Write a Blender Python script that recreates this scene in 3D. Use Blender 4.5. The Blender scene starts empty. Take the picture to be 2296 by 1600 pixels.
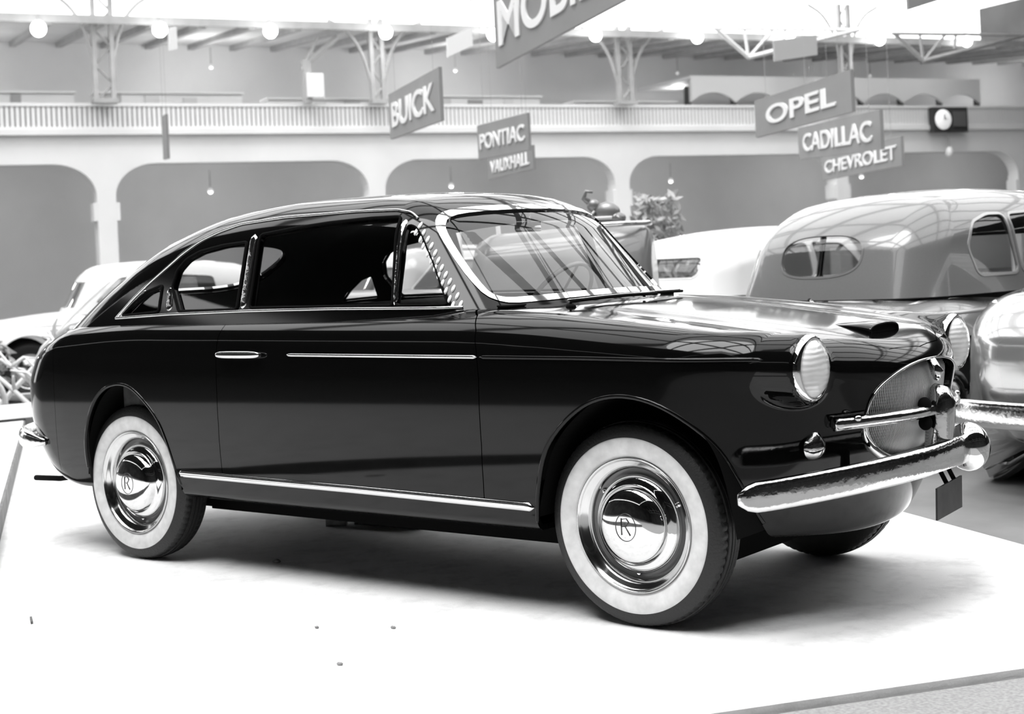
import bpy, bmesh, math, random
import numpy as np
from mathutils import Matrix, Vector
random.seed(7); RNG=np.random.default_rng(7)
GPW=45
SKYBLOCK_S0=-12; SKYBLOCK_S1=30
SKY=3.1; EXPO=0.0; LAMP=6.0; SUN=3.8; SUNA=38; SUNX=0.05; SUNY=.36; P_SPEC=.27; LPW=150
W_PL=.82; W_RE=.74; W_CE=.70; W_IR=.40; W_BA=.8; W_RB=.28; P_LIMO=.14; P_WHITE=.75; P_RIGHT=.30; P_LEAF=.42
S=bpy.context.scene; C=S.collection
# ------------------------------------------------ camera, sky, light, exposure
CP=np.array([5.459,-4.846,1.2444]); PHI=0.669; FPX=3347.7; ROLL=-0.0475
FW=np.array([-math.sin(PHI),math.cos(PHI),0.0]); RT=np.array([math.cos(PHI),math.sin(PHI),0.0]); UP=np.array([0,0,1.0])
cr,sr=math.cos(ROLL),math.sin(ROLL)
R2=RT*cr+UP*sr; U2=UP*cr-RT*sr
cam=bpy.data.objects.new('camera',bpy.data.cameras.new('camera')); C.objects.link(cam)
cam.matrix_world=Matrix(((R2[0],U2[0],-FW[0],CP[0]),(R2[1],U2[1],-FW[1],CP[1]),(R2[2],U2[2],-FW[2],CP[2]),(0,0,0,1)))
cam.data.sensor_width=36; cam.data.sensor_fit='HORIZONTAL'; cam.data.lens=36*FPX/2296
cam.data.shift_y=-(800-585.24)/2296; cam.data.clip_start=.1; cam.data.clip_end=400
cam.data.dof.use_dof=True; cam.data.dof.focus_distance=5.3; cam.data.dof.aperture_fstop=4.2
S.camera=cam
w=bpy.data.worlds.new('sky'); S.world=w; w.use_nodes=True
w.node_tree.nodes['Background'].inputs[0].default_value=(1,1,1,1)
w.node_tree.nodes['Background'].inputs[1].default_value=SKY
sun=bpy.data.objects.new('skylight_sun',bpy.data.lights.new('skylight_sun','SUN')); C.objects.link(sun)
sun.data.energy=SUN; sun.data.angle=math.radians(SUNA); sun.rotation_euler=Vector((SUNX,SUNY,-1)).to_track_quat('-Z','Y').to_euler()
S.view_settings.view_transform='Standard'; S.view_settings.look='None'; S.view_settings.gamma=1
S.view_settings.use_curve_mapping=False; S.view_settings.exposure=EXPO
# ------------------------------------------------ materials
def mat(name,v,rough=.5,metal=0,coat=0,noise=0,nscale=8,bump=0,bscale=60,emit=0,spec=.5,detail=4):
    m=bpy.data.materials.new(name); m.use_nodes=True; nt=m.node_tree; b=nt.nodes['Principled BSDF']
    b.inputs['Base Color'].default_value=(v,v,v,1); b.inputs['Roughness'].default_value=rough
    b.inputs['Metallic'].default_value=metal; b.inputs['Coat Weight'].default_value=coat
    b.inputs['Coat Roughness'].default_value=.02; b.inputs['Specular IOR Level'].default_value=spec
    tc=nt.nodes.new('ShaderNodeTexCoord')
    if noise:
        n=nt.nodes.new('ShaderNodeTexNoise'); n.inputs['Scale'].default_value=nscale; n.inputs['Detail'].default_value=detail
        r=nt.nodes.new('ShaderNodeMapRange'); r.inputs['From Min'].default_value=.3; r.inputs['From Max'].default_value=.7
        r.inputs['To Min'].default_value=max(0,v-noise); r.inputs['To Max'].default_value=min(1,v+noise)
        nt.links.new(tc.outputs['Object'],n.inputs['Vector']); nt.links.new(n.outputs['Fac'],r.inputs['Value']); nt.links.new(r.outputs['Result'],b.inputs['Base Color'])
    if bump:
        n=nt.nodes.new('ShaderNodeTexNoise'); n.inputs['Scale'].default_value=bscale; n.inputs['Detail'].default_value=3
        bp=nt.nodes.new('ShaderNodeBump'); bp.inputs['Strength'].default_value=bump; bp.inputs['Distance'].default_value=.01
        nt.links.new(tc.outputs['Object'],n.inputs['Vector']); nt.links.new(n.outputs['Fac'],bp.inputs['Height']); nt.links.new(bp.outputs['Normal'],b.inputs['Normal'])
    if emit:
        b.inputs['Emission Color'].default_value=(1,1,1,1); b.inputs['Emission Strength'].default_value=emit
    return m
def glass(name,tint=.85,refl=1.0,rough=0.0):
    m=bpy.data.materials.new(name); m.use_nodes=True; nt=m.node_tree; nt.nodes.clear()
    o=nt.nodes.new('ShaderNodeOutputMaterial'); mx=nt.nodes.new('ShaderNodeMixShader'); t=nt.nodes.new('ShaderNodeBsdfTransparent')
    g=nt.nodes.new('ShaderNodeBsdfGlossy'); g.inputs['Roughness'].default_value=rough; t.inputs[0].default_value=(tint,)*3+(1,)
    f=nt.nodes.new('ShaderNodeLayerWeight'); f.inputs['Blend'].default_value=.5     # thin pane: same on both faces
    pw=nt.nodes.new('ShaderNodeMath'); pw.operation='POWER'; pw.inputs[1].default_value=5
    mm=nt.nodes.new('ShaderNodeMath'); mm.operation='MULTIPLY_ADD'; mm.inputs[1].default_value=.92; mm.inputs[2].default_value=.07*refl; mm.use_clamp=True
    nt.links.new(f.outputs['Facing'],pw.inputs[0]); nt.links.new(pw.outputs[0],mm.inputs[0]); nt.links.new(mm.outputs[0],mx.inputs[0]); nt.links.new(t.outputs[0],mx.inputs[1]); nt.links.new(g.outputs[0],mx.inputs[2]); nt.links.new(mx.outputs[0],o.inputs[0])
    return m
PAINT=mat('black_lacquer',.0025,.07,spec=P_SPEC)
CHROME=mat('chrome',.72,.05,metal=1); CHROMEW=mat('worn_chrome',.62,.12,metal=1,bump=.15,bscale=40)
RUBBER=mat('rubber',.011,.55,bump=.2,bscale=120); WHITEW=mat('whitewall_rubber',.74,.5,noise=.10,nscale=22,detail=8)
MATTE=mat('matte_black',.004,.9,spec=.08); TRIMB=mat('interior_cloth',.03,.9,noise=.015,nscale=30); HEAD=mat('headliner',.02,.9)
GL=glass('window_glass',.86,1.0); WSG=glass('windscreen_glass',.88,1.1)
# ------------------------------------------------ object helpers
WM={}
def link(o,parent=None):
    C.objects.link(o)
    if parent is not None:
        o.parent=parent; o.matrix_parent_inverse=WM.get(parent.name,Matrix.Identity(4)).inverted()
    return o
def props(o,label=None,cat=None,group=None,kind=None):
    if label: o['label']=label
    if cat: o['category']=cat
    if group: o['group']=group
    if kind: o['kind']=kind
    return o
def thing(name,label,cat,loc=(0,0,0),rz=0,group=None):
    o=bpy.data.objects.new(name,None); o.empty_display_size=.2; C.objects.link(o); o.location=loc; o.rotation_euler=(0,0,rz)
    WM[o.name]=Matrix.Translation(loc)@Matrix.Rotation(rz,4,'Z'); return props(o,label,cat,group)
def struct_root(name,loc=(0,0,0)):
    o=bpy.data.objects.new(name,None); C.objects.link(o); o.location=loc; WM[o.name]=Matrix.Translation(loc); o['kind']='structure'; return o
def mk(name,V,F,m,parent=None,smooth=True,normals=None,M=None):
    V=np.asarray(V,float)
    if M is not None:
        V=V@M[:3,:3].T+M[:3,3]
        if normals is not None: normals=normals@M[:3,:3].T
    me=bpy.data.meshes.new(name)
    if isinstance(F,np.ndarray): F=F.tolist()
    me.from_pydata(V.tolist(),[],F); me.materials.append(m)
    if smooth: me.polygons.foreach_set('use_smooth',[True]*len(me.polygons))
    me.update()
    if normals is not None: me.normals_split_custom_set_from_vertices(normals.tolist())
    return link(bpy.data.objects.new(name,me),parent)
class MB:
    def __init__(s): s.V=[]; s.F=[]
    def add(s,V,F):
        n=len(s.V); s.V+= [tuple(map(float,v)) for v in V]; s.F+=[tuple(int(i)+n for i in f) for f in F]; return s
    def box(s,c,d,rz=0,ax=None):
        c=np.array(c,float); d=np.array(d,float)/2
        if ax is None: ax=(np.array([math.cos(rz),math.sin(rz),0]),np.array([-math.sin(rz),math.cos(rz),0]),UP)
        vs=[c+ax[0]*d[0]*i+ax[1]*d[1]*j+ax[2]*d[2]*k for k in(-1,1) for j in(-1,1) for i in(-1,1)]
        return s.add(vs,[(0,2,3,1),(4,5,7,6),(0,1,5,4),(2,6,7,3),(0,4,6,2),(1,3,7,5)])
    def bar(s,a,b,r,n=6,r2=None): return s.add(*tube_geo([a,b],r if r2 is None else [r,r2],n))
    def tube(s,P,r,n=8,closed=False): return s.add(*tube_geo(P,r,n,closed))
    def build(s,name,m,parent=None,smooth=False,M=None): return mk(name,s.V,s.F,m,parent,smooth,M=M)
def tube_geo(P,r,n=8,closed=False,sq=1.0):
    P=np.array(P,float); k=len(P); rr=np.broadcast_to(np.array(r,float),(k,)) if np.ndim(r)<=1 and np.size(r) in(1,k) else np.array(r)
    if closed: T=np.roll(P,-1,0)-np.roll(P,1,0)
    else: T=np.gradient(P,axis=0)
    T/=np.maximum(np.linalg.norm(T,axis=1,keepdims=True),1e-9)
    a=np.cross(T[0],UP); 
    if np.linalg.norm(a)<.05: a=np.cross(T[0],[1,0,0])
    a/=np.linalg.norm(a); V=[]
    for i in range(k):
        a=a-T[i]*(a@T[i]); a/=np.linalg.norm(a); b=np.cross(T[i],a)
        for j in range(n):
            t=2*math.pi*j/n; V.append(P[i]+rr[i]*(a*math.cos(t)+b*math.sin(t)*sq))
    F=[(i*n+j,i*n+(j+1)%n,((i+1)%k)*n+(j+1)%n,((i+1)%k)*n+j) for i in range(k if closed else k-1) for j in range(n)]
    if not closed: F+=[tuple(range(n))[::-1],tuple((k-1)*n+j for j in range(n))]
    return V,F
def lathe(prof,n=96,mod=None):
    """profile (r, y) revolved about the y axis"""
    V=[];F=[];k=len(prof)
    for i in range(n):
        t=2*math.pi*i/n
        for j,(r,y) in enumerate(prof):
            if mod: r=mod(i,j,r)
            V.append((r*math.cos(t),y,r*math.sin(t)))
    for i in range(n):
        for j in range(k-1):
            a=i*k+j; b=((i+1)%n)*k+j; F.append((a,b,b+1,a+1))
    return V,F
def smooth_by(o,ang=35):
    me=o.data
    bm=bmesh.new(); bm.from_mesh(me)
    for e in bm.edges:
        if len(e.link_faces)==2: e.smooth=e.calc_face_angle(0)<math.radians(ang)
    bm.to_mesh(me); bm.free(); return o
def bevel(o,wd=.01,seg=2):
    md=o.modifiers.new('bevel','BEVEL'); md.width=wd; md.segments=seg; md.limit_method='ANGLE'; return o
def blob(c,r,n=16,m=10):
    """ellipsoid verts/faces"""
    V=[];F=[]
    for i in range(m+1):
        a=math.pi*i/m
        for j in range(n):
            t=2*math.pi*j/n; V.append((c[0]+r[0]*math.sin(a)*math.cos(t),c[1]+r[1]*math.sin(a)*math.sin(t),c[2]+r[2]*math.cos(a)))
    for i in range(m):
        for j in range(n): F.append((i*n+j,(i+1)*n+j,(i+1)*n+(j+1)%n,i*n+(j+1)%n))
    return V,F
# ------------------------------------------------ implicit coachwork helpers
def pch(xs, ys):
    """monotone-ish cubic (Fritsch-Carlson) interpolator, vectorised, linear outside"""
    xs=np.array(xs,float); ys=np.array(ys,float); h=np.diff(xs); d=np.diff(ys)/h
    m=np.zeros(len(xs)); m[0]=d[0]; m[-1]=d[-1]
    for i in range(1,len(xs)-1):
        if d[i-1]*d[i]<=0: m[i]=0
        else:
            w1=2*h[i]+h[i-1]; w2=h[i]+2*h[i-1]; m[i]=(w1+w2)/(w1/d[i-1]+w2/d[i])
    def f(x):
        x=np.asarray(x,float); i=np.clip(np.searchsorted(xs,x)-1,0,len(xs)-2)
        t=(x-xs[i])/h[i]; tt=np.clip(t,0,1)
        v=(2*tt**3-3*tt**2+1)*ys[i]+(tt**3-2*tt**2+tt)*h[i]*m[i]+(-2*tt**3+3*tt**2)*ys[i+1]+(tt**3-tt**2)*h[i]*m[i+1]
        return v+np.where(x<xs[0],(x-xs[0])*m[0],0)+np.where(x>xs[-1],(x-xs[-1])*m[-1],0)
    return f
def smax(a,b,r):
    u=np.maximum(a+r,0); v=np.maximum(b+r,0)
    return np.where((a>-r)&(b>-r), -r+np.sqrt(u*u+v*v), np.maximum(a,b))
def smin(a,b,r): return -smax(-a,-b,r)
def smoothstep(a,b,x):
    t=np.clip((x-a)/(b-a),0,1); return t*t*(3-2*t)
# ---- body (pontoon) ----
side_w=pch([-1.0,-.4,.3,1.2,2.2,2.8,3.3],[.735,.775,.79,.80,.80,.79,.76])
tuck=pch([.26,.34,.45,.60,.75,.90,.99,1.06,1.15],[.085,.050,.022,.006,0,.004,.02,.05,.11])
hood_c=pch([-1.1,-.8,-.4,.2,1.9,2.2,2.6,3.0,3.2,3.36,3.5],[.93,.99,1.045,1.075,1.083,1.075,1.036,.985,.953,.908,.84])
fend=pch([-1.1,-.8,-.4,.2,1.9,2.2,2.6,3.0,3.2,3.36],[.90,.985,1.045,1.078,1.076,1.064,1.028,.982,.952,.918])
nose_x=pch([.24,.33,.5,.65,.8,.87,.95],[3.20,3.265,3.345,3.395,3.43,3.445,3.43])
tail_x=pch([.28,.36,.43,.52,.64,.75,.87,.94,1.0,1.06],[-.72,-.87,-.93,-.98,-1.015,-1.015,-.965,-.90,-.82,-.70])
def F_body(p):
    x,y,z=p[...,0],np.abs(p[...,1]),p[...,2]
    a=y-(side_w(x)-tuck(z))
    c=x-(nose_x(z)-.62*y*y)
    plan=smax(a,c*.95,.22)
    r=tail_x(z)+.10*(y/.7)**2-x
    plan=smax(plan,r,.30)
    # top: hood crown between fender crests
    zc=hood_c(x); zf=fend(x)
    t=np.clip(y/.60,0,1.4)
    front=smoothstep(1.9,2.9,x)
    crown=zc+(zf-zc)*t**2 - front*.007*np.exp(-((y-.43)/.10)**2) - .03*(1-front)*(t**2)*0
    b=z-crown
    f=smax(plan,b,.11)
    f=smax(f,.30-.035*smoothstep(3.05,3.25,x)-z,.03)
    # headlight pod
    ax=np.clip(x,2.75,3.24)
    q=np.sqrt(((x-ax)/1.0)**2+(y-.585)**2+((z-.862)/1.0)**2)-(.112-.05*(1-smoothstep(2.6,3.15,x)))
    q=smax(q,x-3.275,.02)
    f=smin(f,q,.035)
    return f
# ---- cabin ----
roof_c=pch([-1.35,-1.1,-.8,-.5,-.2,.1,.5,.9,1.3,1.6,1.85,2.1],[.58,.76,.96,1.135,1.305,1.438,1.528,1.556,1.550,1.526,1.490,1.43])
cab_w=pch([-1.3,-1.0,-.7,-.3,.1,.6,1.2,1.7,2.0],[.40,.51,.61,.68,.71,.72,.72,.70,.68])
def F_cab(p):
    x,y,z=p[...,0],np.abs(p[...,1]),p[...,2]
    a=(y-(cab_w(x)-.30*(z-1.07)))*.95
    b=(z-(roof_c(x)-.13*y*y))*.93
    w=(x-(2.15-.93*(z-1.07)-.43*y*y))*.72
    f=smax(b,w,.10)
    return smax(f,a,.13)
def grad(F,p,e=1e-4):
    g=np.zeros_like(p)
    for k in range(3):
        d=np.zeros(3); d[k]=e
        g[...,k]=(F(p+d)-F(p-d))/(2*e)
    return g/np.maximum(np.linalg.norm(g,axis=-1,keepdims=True),1e-9)
def cast(F,o,d,tmax,n=60):
    """outermost crossing from inside to outside along rays o+t d"""
    lo=np.zeros(o.shape[:-1]); hi=np.full(o.shape[:-1],float(tmax))
    for _ in range(34):
        m=(lo+hi)/2; inside=F(o+d*m[...,None])<0
        lo=np.where(inside,m,lo); hi=np.where(inside,hi,m)
    return o+d*((lo+hi)/2)[...,None]
def shell(F,xa,xb,za,nx,nt,ncap,th0,th1,yscale=1.0,zscale=1.0,xe0=1.2,xe1=1.2):
    """half (y<=0) capsule grid; rows = rings from tail pole to nose pole"""
    th=np.linspace(th0,th1,nt)
    rows=[]; al=np.linspace(np.pi/2*.985,0,ncap,endpoint=False)
    for a in al: rows.append((xa,-np.sin(a),np.cos(a)))
    for x in np.linspace(xa,xb,nx): rows.append((x,0,1))
    for a in al[::-1]: rows.append((xb,np.sin(a),np.cos(a)))
    O=[];D=[]
    for x,s,c in rows:
        d=np.stack([np.full(nt,s),-c*np.cos(th)*yscale,c*np.sin(th)*zscale],1)
        d/=np.linalg.norm(d,axis=1,keepdims=True); D.append(d); O.append(np.tile([x,0,za],(nt,1)))
    O=np.array(O);D=np.array(D)
    V=cast(F,O,D,3.0)
    n0,n1=V.shape[:2]; idx=np.arange(n0*n1).reshape(n0,n1)
    q=np.stack([idx[:-1,:-1],idx[1:,:-1],idx[1:,1:],idx[:-1,1:]],-1).reshape(-1,4)
    return V.reshape(-1,3),q
def tri(q): q=np.asarray(q); return np.vstack([q[:,[0,1,2]],q[:,[0,2,3]]])
def clip(V,T,G):
    """keep the part of a triangle mesh where G(V)>0, cutting triangles exactly along G=0"""
    g=G(V); g=np.where(np.abs(g)<1e-9,1e-9,g); s=g[T]>0; cnt=s.sum(1)
    keep=[T[cnt==3]]; newV=[V]; nV=len(V); edges={}
    def cut(a,b):
        key=(a,b) if a<b else (b,a)
        if key not in edges: edges[key]=nV+len(edges)
        return edges[key]
    out=[]
    for t,ss in zip(T[(cnt==1)|(cnt==2)],s[(cnt==1)|(cnt==2)]):
        if ss.sum()==1:
            k=int(np.argmax(ss)); a,b,c=int(t[k]),int(t[(k+1)%3]),int(t[(k+2)%3]); out.append((a,cut(a,b),cut(a,c)))
        else:
            k=int(np.argmin(ss)); a,b,c=int(t[k]),int(t[(k+1)%3]),int(t[(k+2)%3]); x=cut(a,b); y=cut(a,c); out+=[(x,b,c),(x,c,y)]
    if edges:
        e=np.array(list(edges.keys())); A=V[e[:,0]]; B=V[e[:,1]]; ga=g[e[:,0]]; gb=g[e[:,1]]
        for _ in range(8):
            t=(ga/(ga-gb))[:,None]; M=A+(B-A)*np.clip(t,.02,.98); gm=G(M); same=(gm>0)==(ga>0)
            A=np.where(same[:,None],M,A); ga=np.where(same,gm,ga); B=np.where(same[:,None],B,M); gb=np.where(same,gb,gm)
            ga=np.where(np.abs(ga)<1e-12,1e-12,ga)
            if np.max(np.linalg.norm(A-B,axis=1))<1e-6: break
        t=(ga/(ga-gb))[:,None]; newV.append(A+(B-A)*t)
    V2=np.vstack(newV); T2=np.vstack(keep+([np.array(out)] if out else []))
    u,inv=np.unique(T2,return_inverse=True); V2=V2[u]; T2=inv.reshape(T2.shape)
    bad=(T2[:,0]==T2[:,1])|(T2[:,1]==T2[:,2])|(T2[:,0]==T2[:,2])
    return V2,T2[~bad]
def resurf(F,V,n=2):
    for _ in range(n): V=V-F(V)[:,None]*grad(F,V)*.9
    return V
def sdf(poly,a,b):
    """signed distance (negative inside) of points (a,b) to a closed polygon"""
    P=np.array(poly,float); d=np.full(a.shape,1e9); inside=np.zeros(a.shape,bool)
    for i in range(len(P)):
        p=P[i]; q=P[(i+1)%len(P)]; e=q-p; L=e@e
        if L<1e-12: continue
        t=np.clip(((a-p[0])*e[0]+(b-p[1])*e[1])/L,0,1)
        d=np.minimum(d,(a-p[0]-t*e[0])**2+(b-p[1]-t*e[1])**2)
        c=((p[1]>b)!=(q[1]>b)); xi=p[0]+(b-p[1])*e[0]/(e[1] if abs(e[1])>1e-12 else 1e-12); inside^=c&(a<xi)
    return np.where(inside,-1,1)*np.sqrt(d)
def dens(P,d=.03,closed=True):
    P=np.array(P,float); Q=np.vstack([P,P[:1]]) if closed else P; o=[]
    for a,b in zip(Q[:-1],Q[1:]):
        k=max(1,int(np.ceil(np.linalg.norm(b-a)/d))); o+=[a+(b-a)*i/k for i in range(k)]
    if not closed: o.append(Q[-1])
    return np.array(o)
def chaikin(P,n=2,closed=True):
    P=np.array(P,float)
    for _ in range(n):
        if closed: Q=np.roll(P,-1,0); P=np.stack([.75*P+.25*Q,.25*P+.75*Q],1).reshape(-1,2)
        else:
            A=P[:-1];B=P[1:]; P=np.vstack([P[:1],np.stack([.75*A+.25*B,.25*A+.75*B],1).reshape(-1,P.shape[1]),P[-1:]])
    return P
def panel(name,F,V,T,m,parent,thick=.006,mirror=False,off=0,M=None,flip=False):
    """triangle sheet on field F -> mesh with analytic normals and a folded-in edge"""
    if mirror: V=V*[1,-1,1]; T=T[:,::-1]
    N=grad(F,V)
    gn=np.cross(V[T[:,1]]-V[T[:,0]],V[T[:,2]]-V[T[:,0]]); sg=(gn*N[T].mean(1)).sum(1)<0; T=np.where(sg[:,None],T[:,::-1],T)
    if off: V=V+N*off
    e=np.vstack([T[:,[0,1]],T[:,[1,2]],T[:,[2,0]]]); key=np.sort(e,1); u,idx,cnt=np.unique(key,axis=0,return_index=True,return_counts=True)
    be=e[idx[cnt==1]]; be=be[~((np.abs(V[be[:,0],1])<2e-4)&(np.abs(V[be[:,1],1])<2e-4))]
    P=V; NN=N; TT=[T]
    if thick and len(be):
        bu,inv=np.unique(be,return_inverse=True); inv=inv.reshape(be.shape); n0=len(V); k=len(bu)
        top=V[bu]; bot=V[bu]-N[bu]*thick
        fn=np.zeros((k,3)); d=V[be[:,1]]-V[be[:,0]]; c=np.cross(d,N[be[:,0]]); np.add.at(fn,inv[:,0],c); np.add.at(fn,inv[:,1],c)
        fn/=np.maximum(np.linalg.norm(fn,axis=1,keepdims=True),1e-9)
        P=np.vstack([V,top,bot]); NN=np.vstack([N,fn,fn])
        a=inv[:,0]+n0; b=inv[:,1]+n0
        TT+=[np.stack([b,a,a+k],1),np.stack([b,a+k,b+k],1)]
    return mk(name,P,np.vstack(TT),m,parent,True,NN,M)
def halves(V,T):
    return np.vstack([V,V*[1,-1,1]]),np.vstack([T,T[:,::-1]+len(V)])
def on_side(F,pts,sgn=-1):
    """(x,z) -> point of field F on the side sgn"""
    pts=np.array(pts,float); o=np.stack([pts[:,0],np.zeros(len(pts)),pts[:,1]],1); d=np.tile([0,float(sgn),0],(len(pts),1))
    return cast(F,o,d,1.3)
def strip(name,F,pts,hh,proud,m,parent,sgn=-1,n=60,M=None):
    """half-round moulding lying on the side of field F along (x,z) pts"""
    pts=np.array(pts,float); L=np.r_[0,np.cumsum(np.hypot(*np.diff(pts,axis=0).T))]; t=np.linspace(0,L[-1],n)
    x=np.interp(t,L,pts[:,0]); z=np.interp(t,L,pts[:,1]); V=[];prof=[(-1,-.6),(-1,.2),(-.6,.85),(0,1),(.6,.85),(1,.2),(1,-.6)]
    tx=np.gradient(x);tz=np.gradient(z);ln=np.hypot(tx,tz);nx=-tz/ln;nz=tx/ln
    endf=np.sqrt(np.clip(1-np.clip(1-np.minimum(t,L[-1]-t)/(hh*1.0+1e-6),0,1)**2,0.0,1)); endf=np.maximum(endf,.05)
    rows=[]
    for a,b in prof:
        p=on_side(F,np.stack([x+nx*a*hh*endf,z+nz*a*hh*endf],1),sgn); N=grad(F,p); rows.append(p+N*(b*proud*np.maximum(endf,.3))[:,None])
    V=np.stack(rows,1).reshape(-1,3); k=len(prof)
    Fs=[(i*k+j,i*k+j+1,(i+1)*k+j+1,(i+1)*k+j) for i in range(n-1) for j in range(k-1)]+[tuple(range(k))[::-1],tuple((n-1)*k+j for j in range(k))]
    if sgn>0: Fs=[f[::-1] for f in Fs]
    return mk(name,V,Fs,m,parent,True,M=M)
# ------------------------------------------------ the hall
HB=4.2; Z0=FPX*HB/349.; Z1=FPX*HB/250.
P0=CP+RT*(-1133*Z0/FPX)+FW*Z0; P1=CP+RT*(1161*Z1/FPX)+FW*Z1; P0[2]=P1[2]=0
WD=(P1-P0)/np.linalg.norm(P1-P0); WN=np.array([-WD[1],WD[0],0]); WRZ=math.atan2(WD[1],WD[0])
HM=np.eye(4); HM[:3,0]=WD; HM[:3,1]=WN; HM[:3,3]=P0     # hall frame: s along the gallery, t away from the camera
def hw(s,t,z): return P0+WD*s+WN*t+UP*z
def sx(xp):    # pixel column (levelled, from the axis) -> s on the gallery front
    d=RT*xp/FPX+FW; A=np.array([[d[0],-WD[0]],[d[1],-WD[1]]]); b=(P0-CP)[:2]; return np.linalg.solve(A,b)[1]
FLOOR=-.10; ZB=1.24+HB; ZA=1.24+.773*HB; ZR=8.34
GREYW=mat('gallery_plaster',W_PL,.85,noise=.03,nscale=.6); RECESS=mat('recess_wall',W_RE,.9,noise=.05,nscale=.35)
CEILM=mat('gallery_roof_boards',W_CE,.9,noise=.05,nscale=.8); IRON=mat('painted_iron',W_IR,.7,noise=.04,nscale=3)
FLM=mat('hall_floor_concrete',.15,.7,noise=.04,nscale=1.5,bump=.1); WALLD=mat('hall_wall_dark',.05,.9,noise=.02,nscale=.3)
WHITEP=mat('white_painted_wood',.85,.6); BALM=mat('baluster_paint',W_BA,.6); DARKG=mat('dark_grey_paint',.06,.6)
def sbox(name,s0,s1,t0,t1,z0,z1,m,parent=None,kind=None):
    o=MB().box(((s0+s1)/2,(t0+t1)/2,(z0+z1)/2),(s1-s0,t1-t0,z1-z0)).build(name,m,parent,M=HM)
    if kind: o['kind']=kind
    return o
SL,SR,TN,TF=-34,50,-62,16
sbox('floor',SL,SR,TN,TF,FLOOR-.3,FLOOR,FLM,kind='structure')
sbox('wall_front',SL,SR,TN-.4,TN,FLOOR,13,WALLD,kind='structure')
sbox('ceiling',SL,SR,TN,-46,13,13.3,WALLD,kind='structure')  # unseen solid roof added to keep the side behind the camera dark
sbox('ceiling',SL,SKYBLOCK_S0,-46,-1.4,13.6,13.9,WALLD,kind='structure')  # unseen solid roof added on the left to cut sky light
sbox('ceiling',SKYBLOCK_S1,SR,-46,-1.4,13.6,13.9,WALLD,kind='structure')  # unseen solid roof added on the right to cut sky light
sbox('wall_left',SL-.4,SL,TN,TF,FLOOR,13,WALLD,kind='structure')
sbox('wall_right',SR,SR+.4,TN,TF,FLOOR,13,WALLD,kind='structure')
# gallery (upper floor on arches)
wb=struct_root('wall_back',tuple(hw(0,0,0)))
SP=[sx(v) for v in(-901,-294,256,749)]; dS=(SP[3]-SP[0])/3
SP=[SP[0]-dS*3,SP[0]-2*dS,SP[0]-dS]+SP+[SP[3]+dS*k for k in(1,2,3,4)]
for s in SP: 
    o=sbox('pillar',s-.26,s+.26,0,.55,FLOOR,ZA-.9,GREYW,wb)
    o=sbox('pillar_collar',s-.36,s+.36,.02,.53,2.9,3.4,GREYW,wb)
for a,b in zip(SP[:-1],SP[1:]):      # one span with rounded upper corners each
    xs=[a-.26+.0]; R=1.15; x0,x1=a+.26,b-.26; n=10
    pr=[(a,ZA-.9),(x0,ZA-.9)]
    pr+=[(x0+R-R*math.cos(t),ZA-.9+.9*math.sin(t)) for t in np.linspace(0,math.pi/2,n)[1:]]
    pr+=[(x1-R+R*math.sin(t),ZA-.9+.9*math.cos(t)) for t in np.linspace(0,math.pi/2,n)[:-1]]
    pr+=[(x1,ZA-.9),(b,ZA-.9)]
    k=len(pr); V=[(x,y,z) for y in(0,.5) for x,z in pr]+[(x,y,ZB-.12) for y in(0,.5) for x,z in pr]
    F=[]
    for i in range(k-1):
        F+=[(i,i+1,2*k+i+1,2*k+i),(k+i+1,k+i,3*k+i,3*k+i+1),(i+1,i,k+i,k+i+1)]
    mk('spandrel',V,F,GREYW,wb,False,M=HM)
sbox('cornice',SP[0],SP[-1],-.18,.5,ZB-.16,ZB,GREYW,wb)
sbox('gallery_floor',SP[0],SP[-1],.5,9,ZB-.35,ZB-.02,CEILM,wb)
sbox('lower_back_wall',SP[0],SP[-1],8.6,9,FLOOR,ZB-.3,RECESS,wb)
sbox('upper_back_wall',SP[0],SP[-1],6.4,6.7,ZB,8.9,RECESS,wb)
# gallery roof with rafters
V=[(SP[0],-.9,ZR),(SP[-1],-.9,ZR),(SP[-1],6.8,8.85),(SP[0],6.8,8.85),(SP[0],-.9,ZR+.08),(SP[-1],-.9,ZR+.08),(SP[-1],6.8,9.1),(SP[0],6.8,9.1)]
gr=mk('ceiling',V,[(0,3,2,1),(4,5,6,7),(0,1,5,4),(2,3,7,6),(1,2,6,5),(3,0,4,7)],CEILM,None,False,M=HM); gr['kind']='structure'
sbox('eaves_board',SP[0],SP[-1],-1.0,-.85,ZR-.12,ZR+.10,IRON,gr)
raf=None
for s in np.arange(SP[2],SP[-1],1.4):
    v=[(s+a,t,z+dz) for a in(-.09,.09) for t,z in((-.8,ZR),(6.4,8.82)) for dz in(-.16,.0)]
    mk('rafter',v,[(0,1,3,2),(4,6,7,5),(0,4,5,1),(2,3,7,6),(0,2,6,4)],IRON,gr,False,M=HM)
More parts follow.
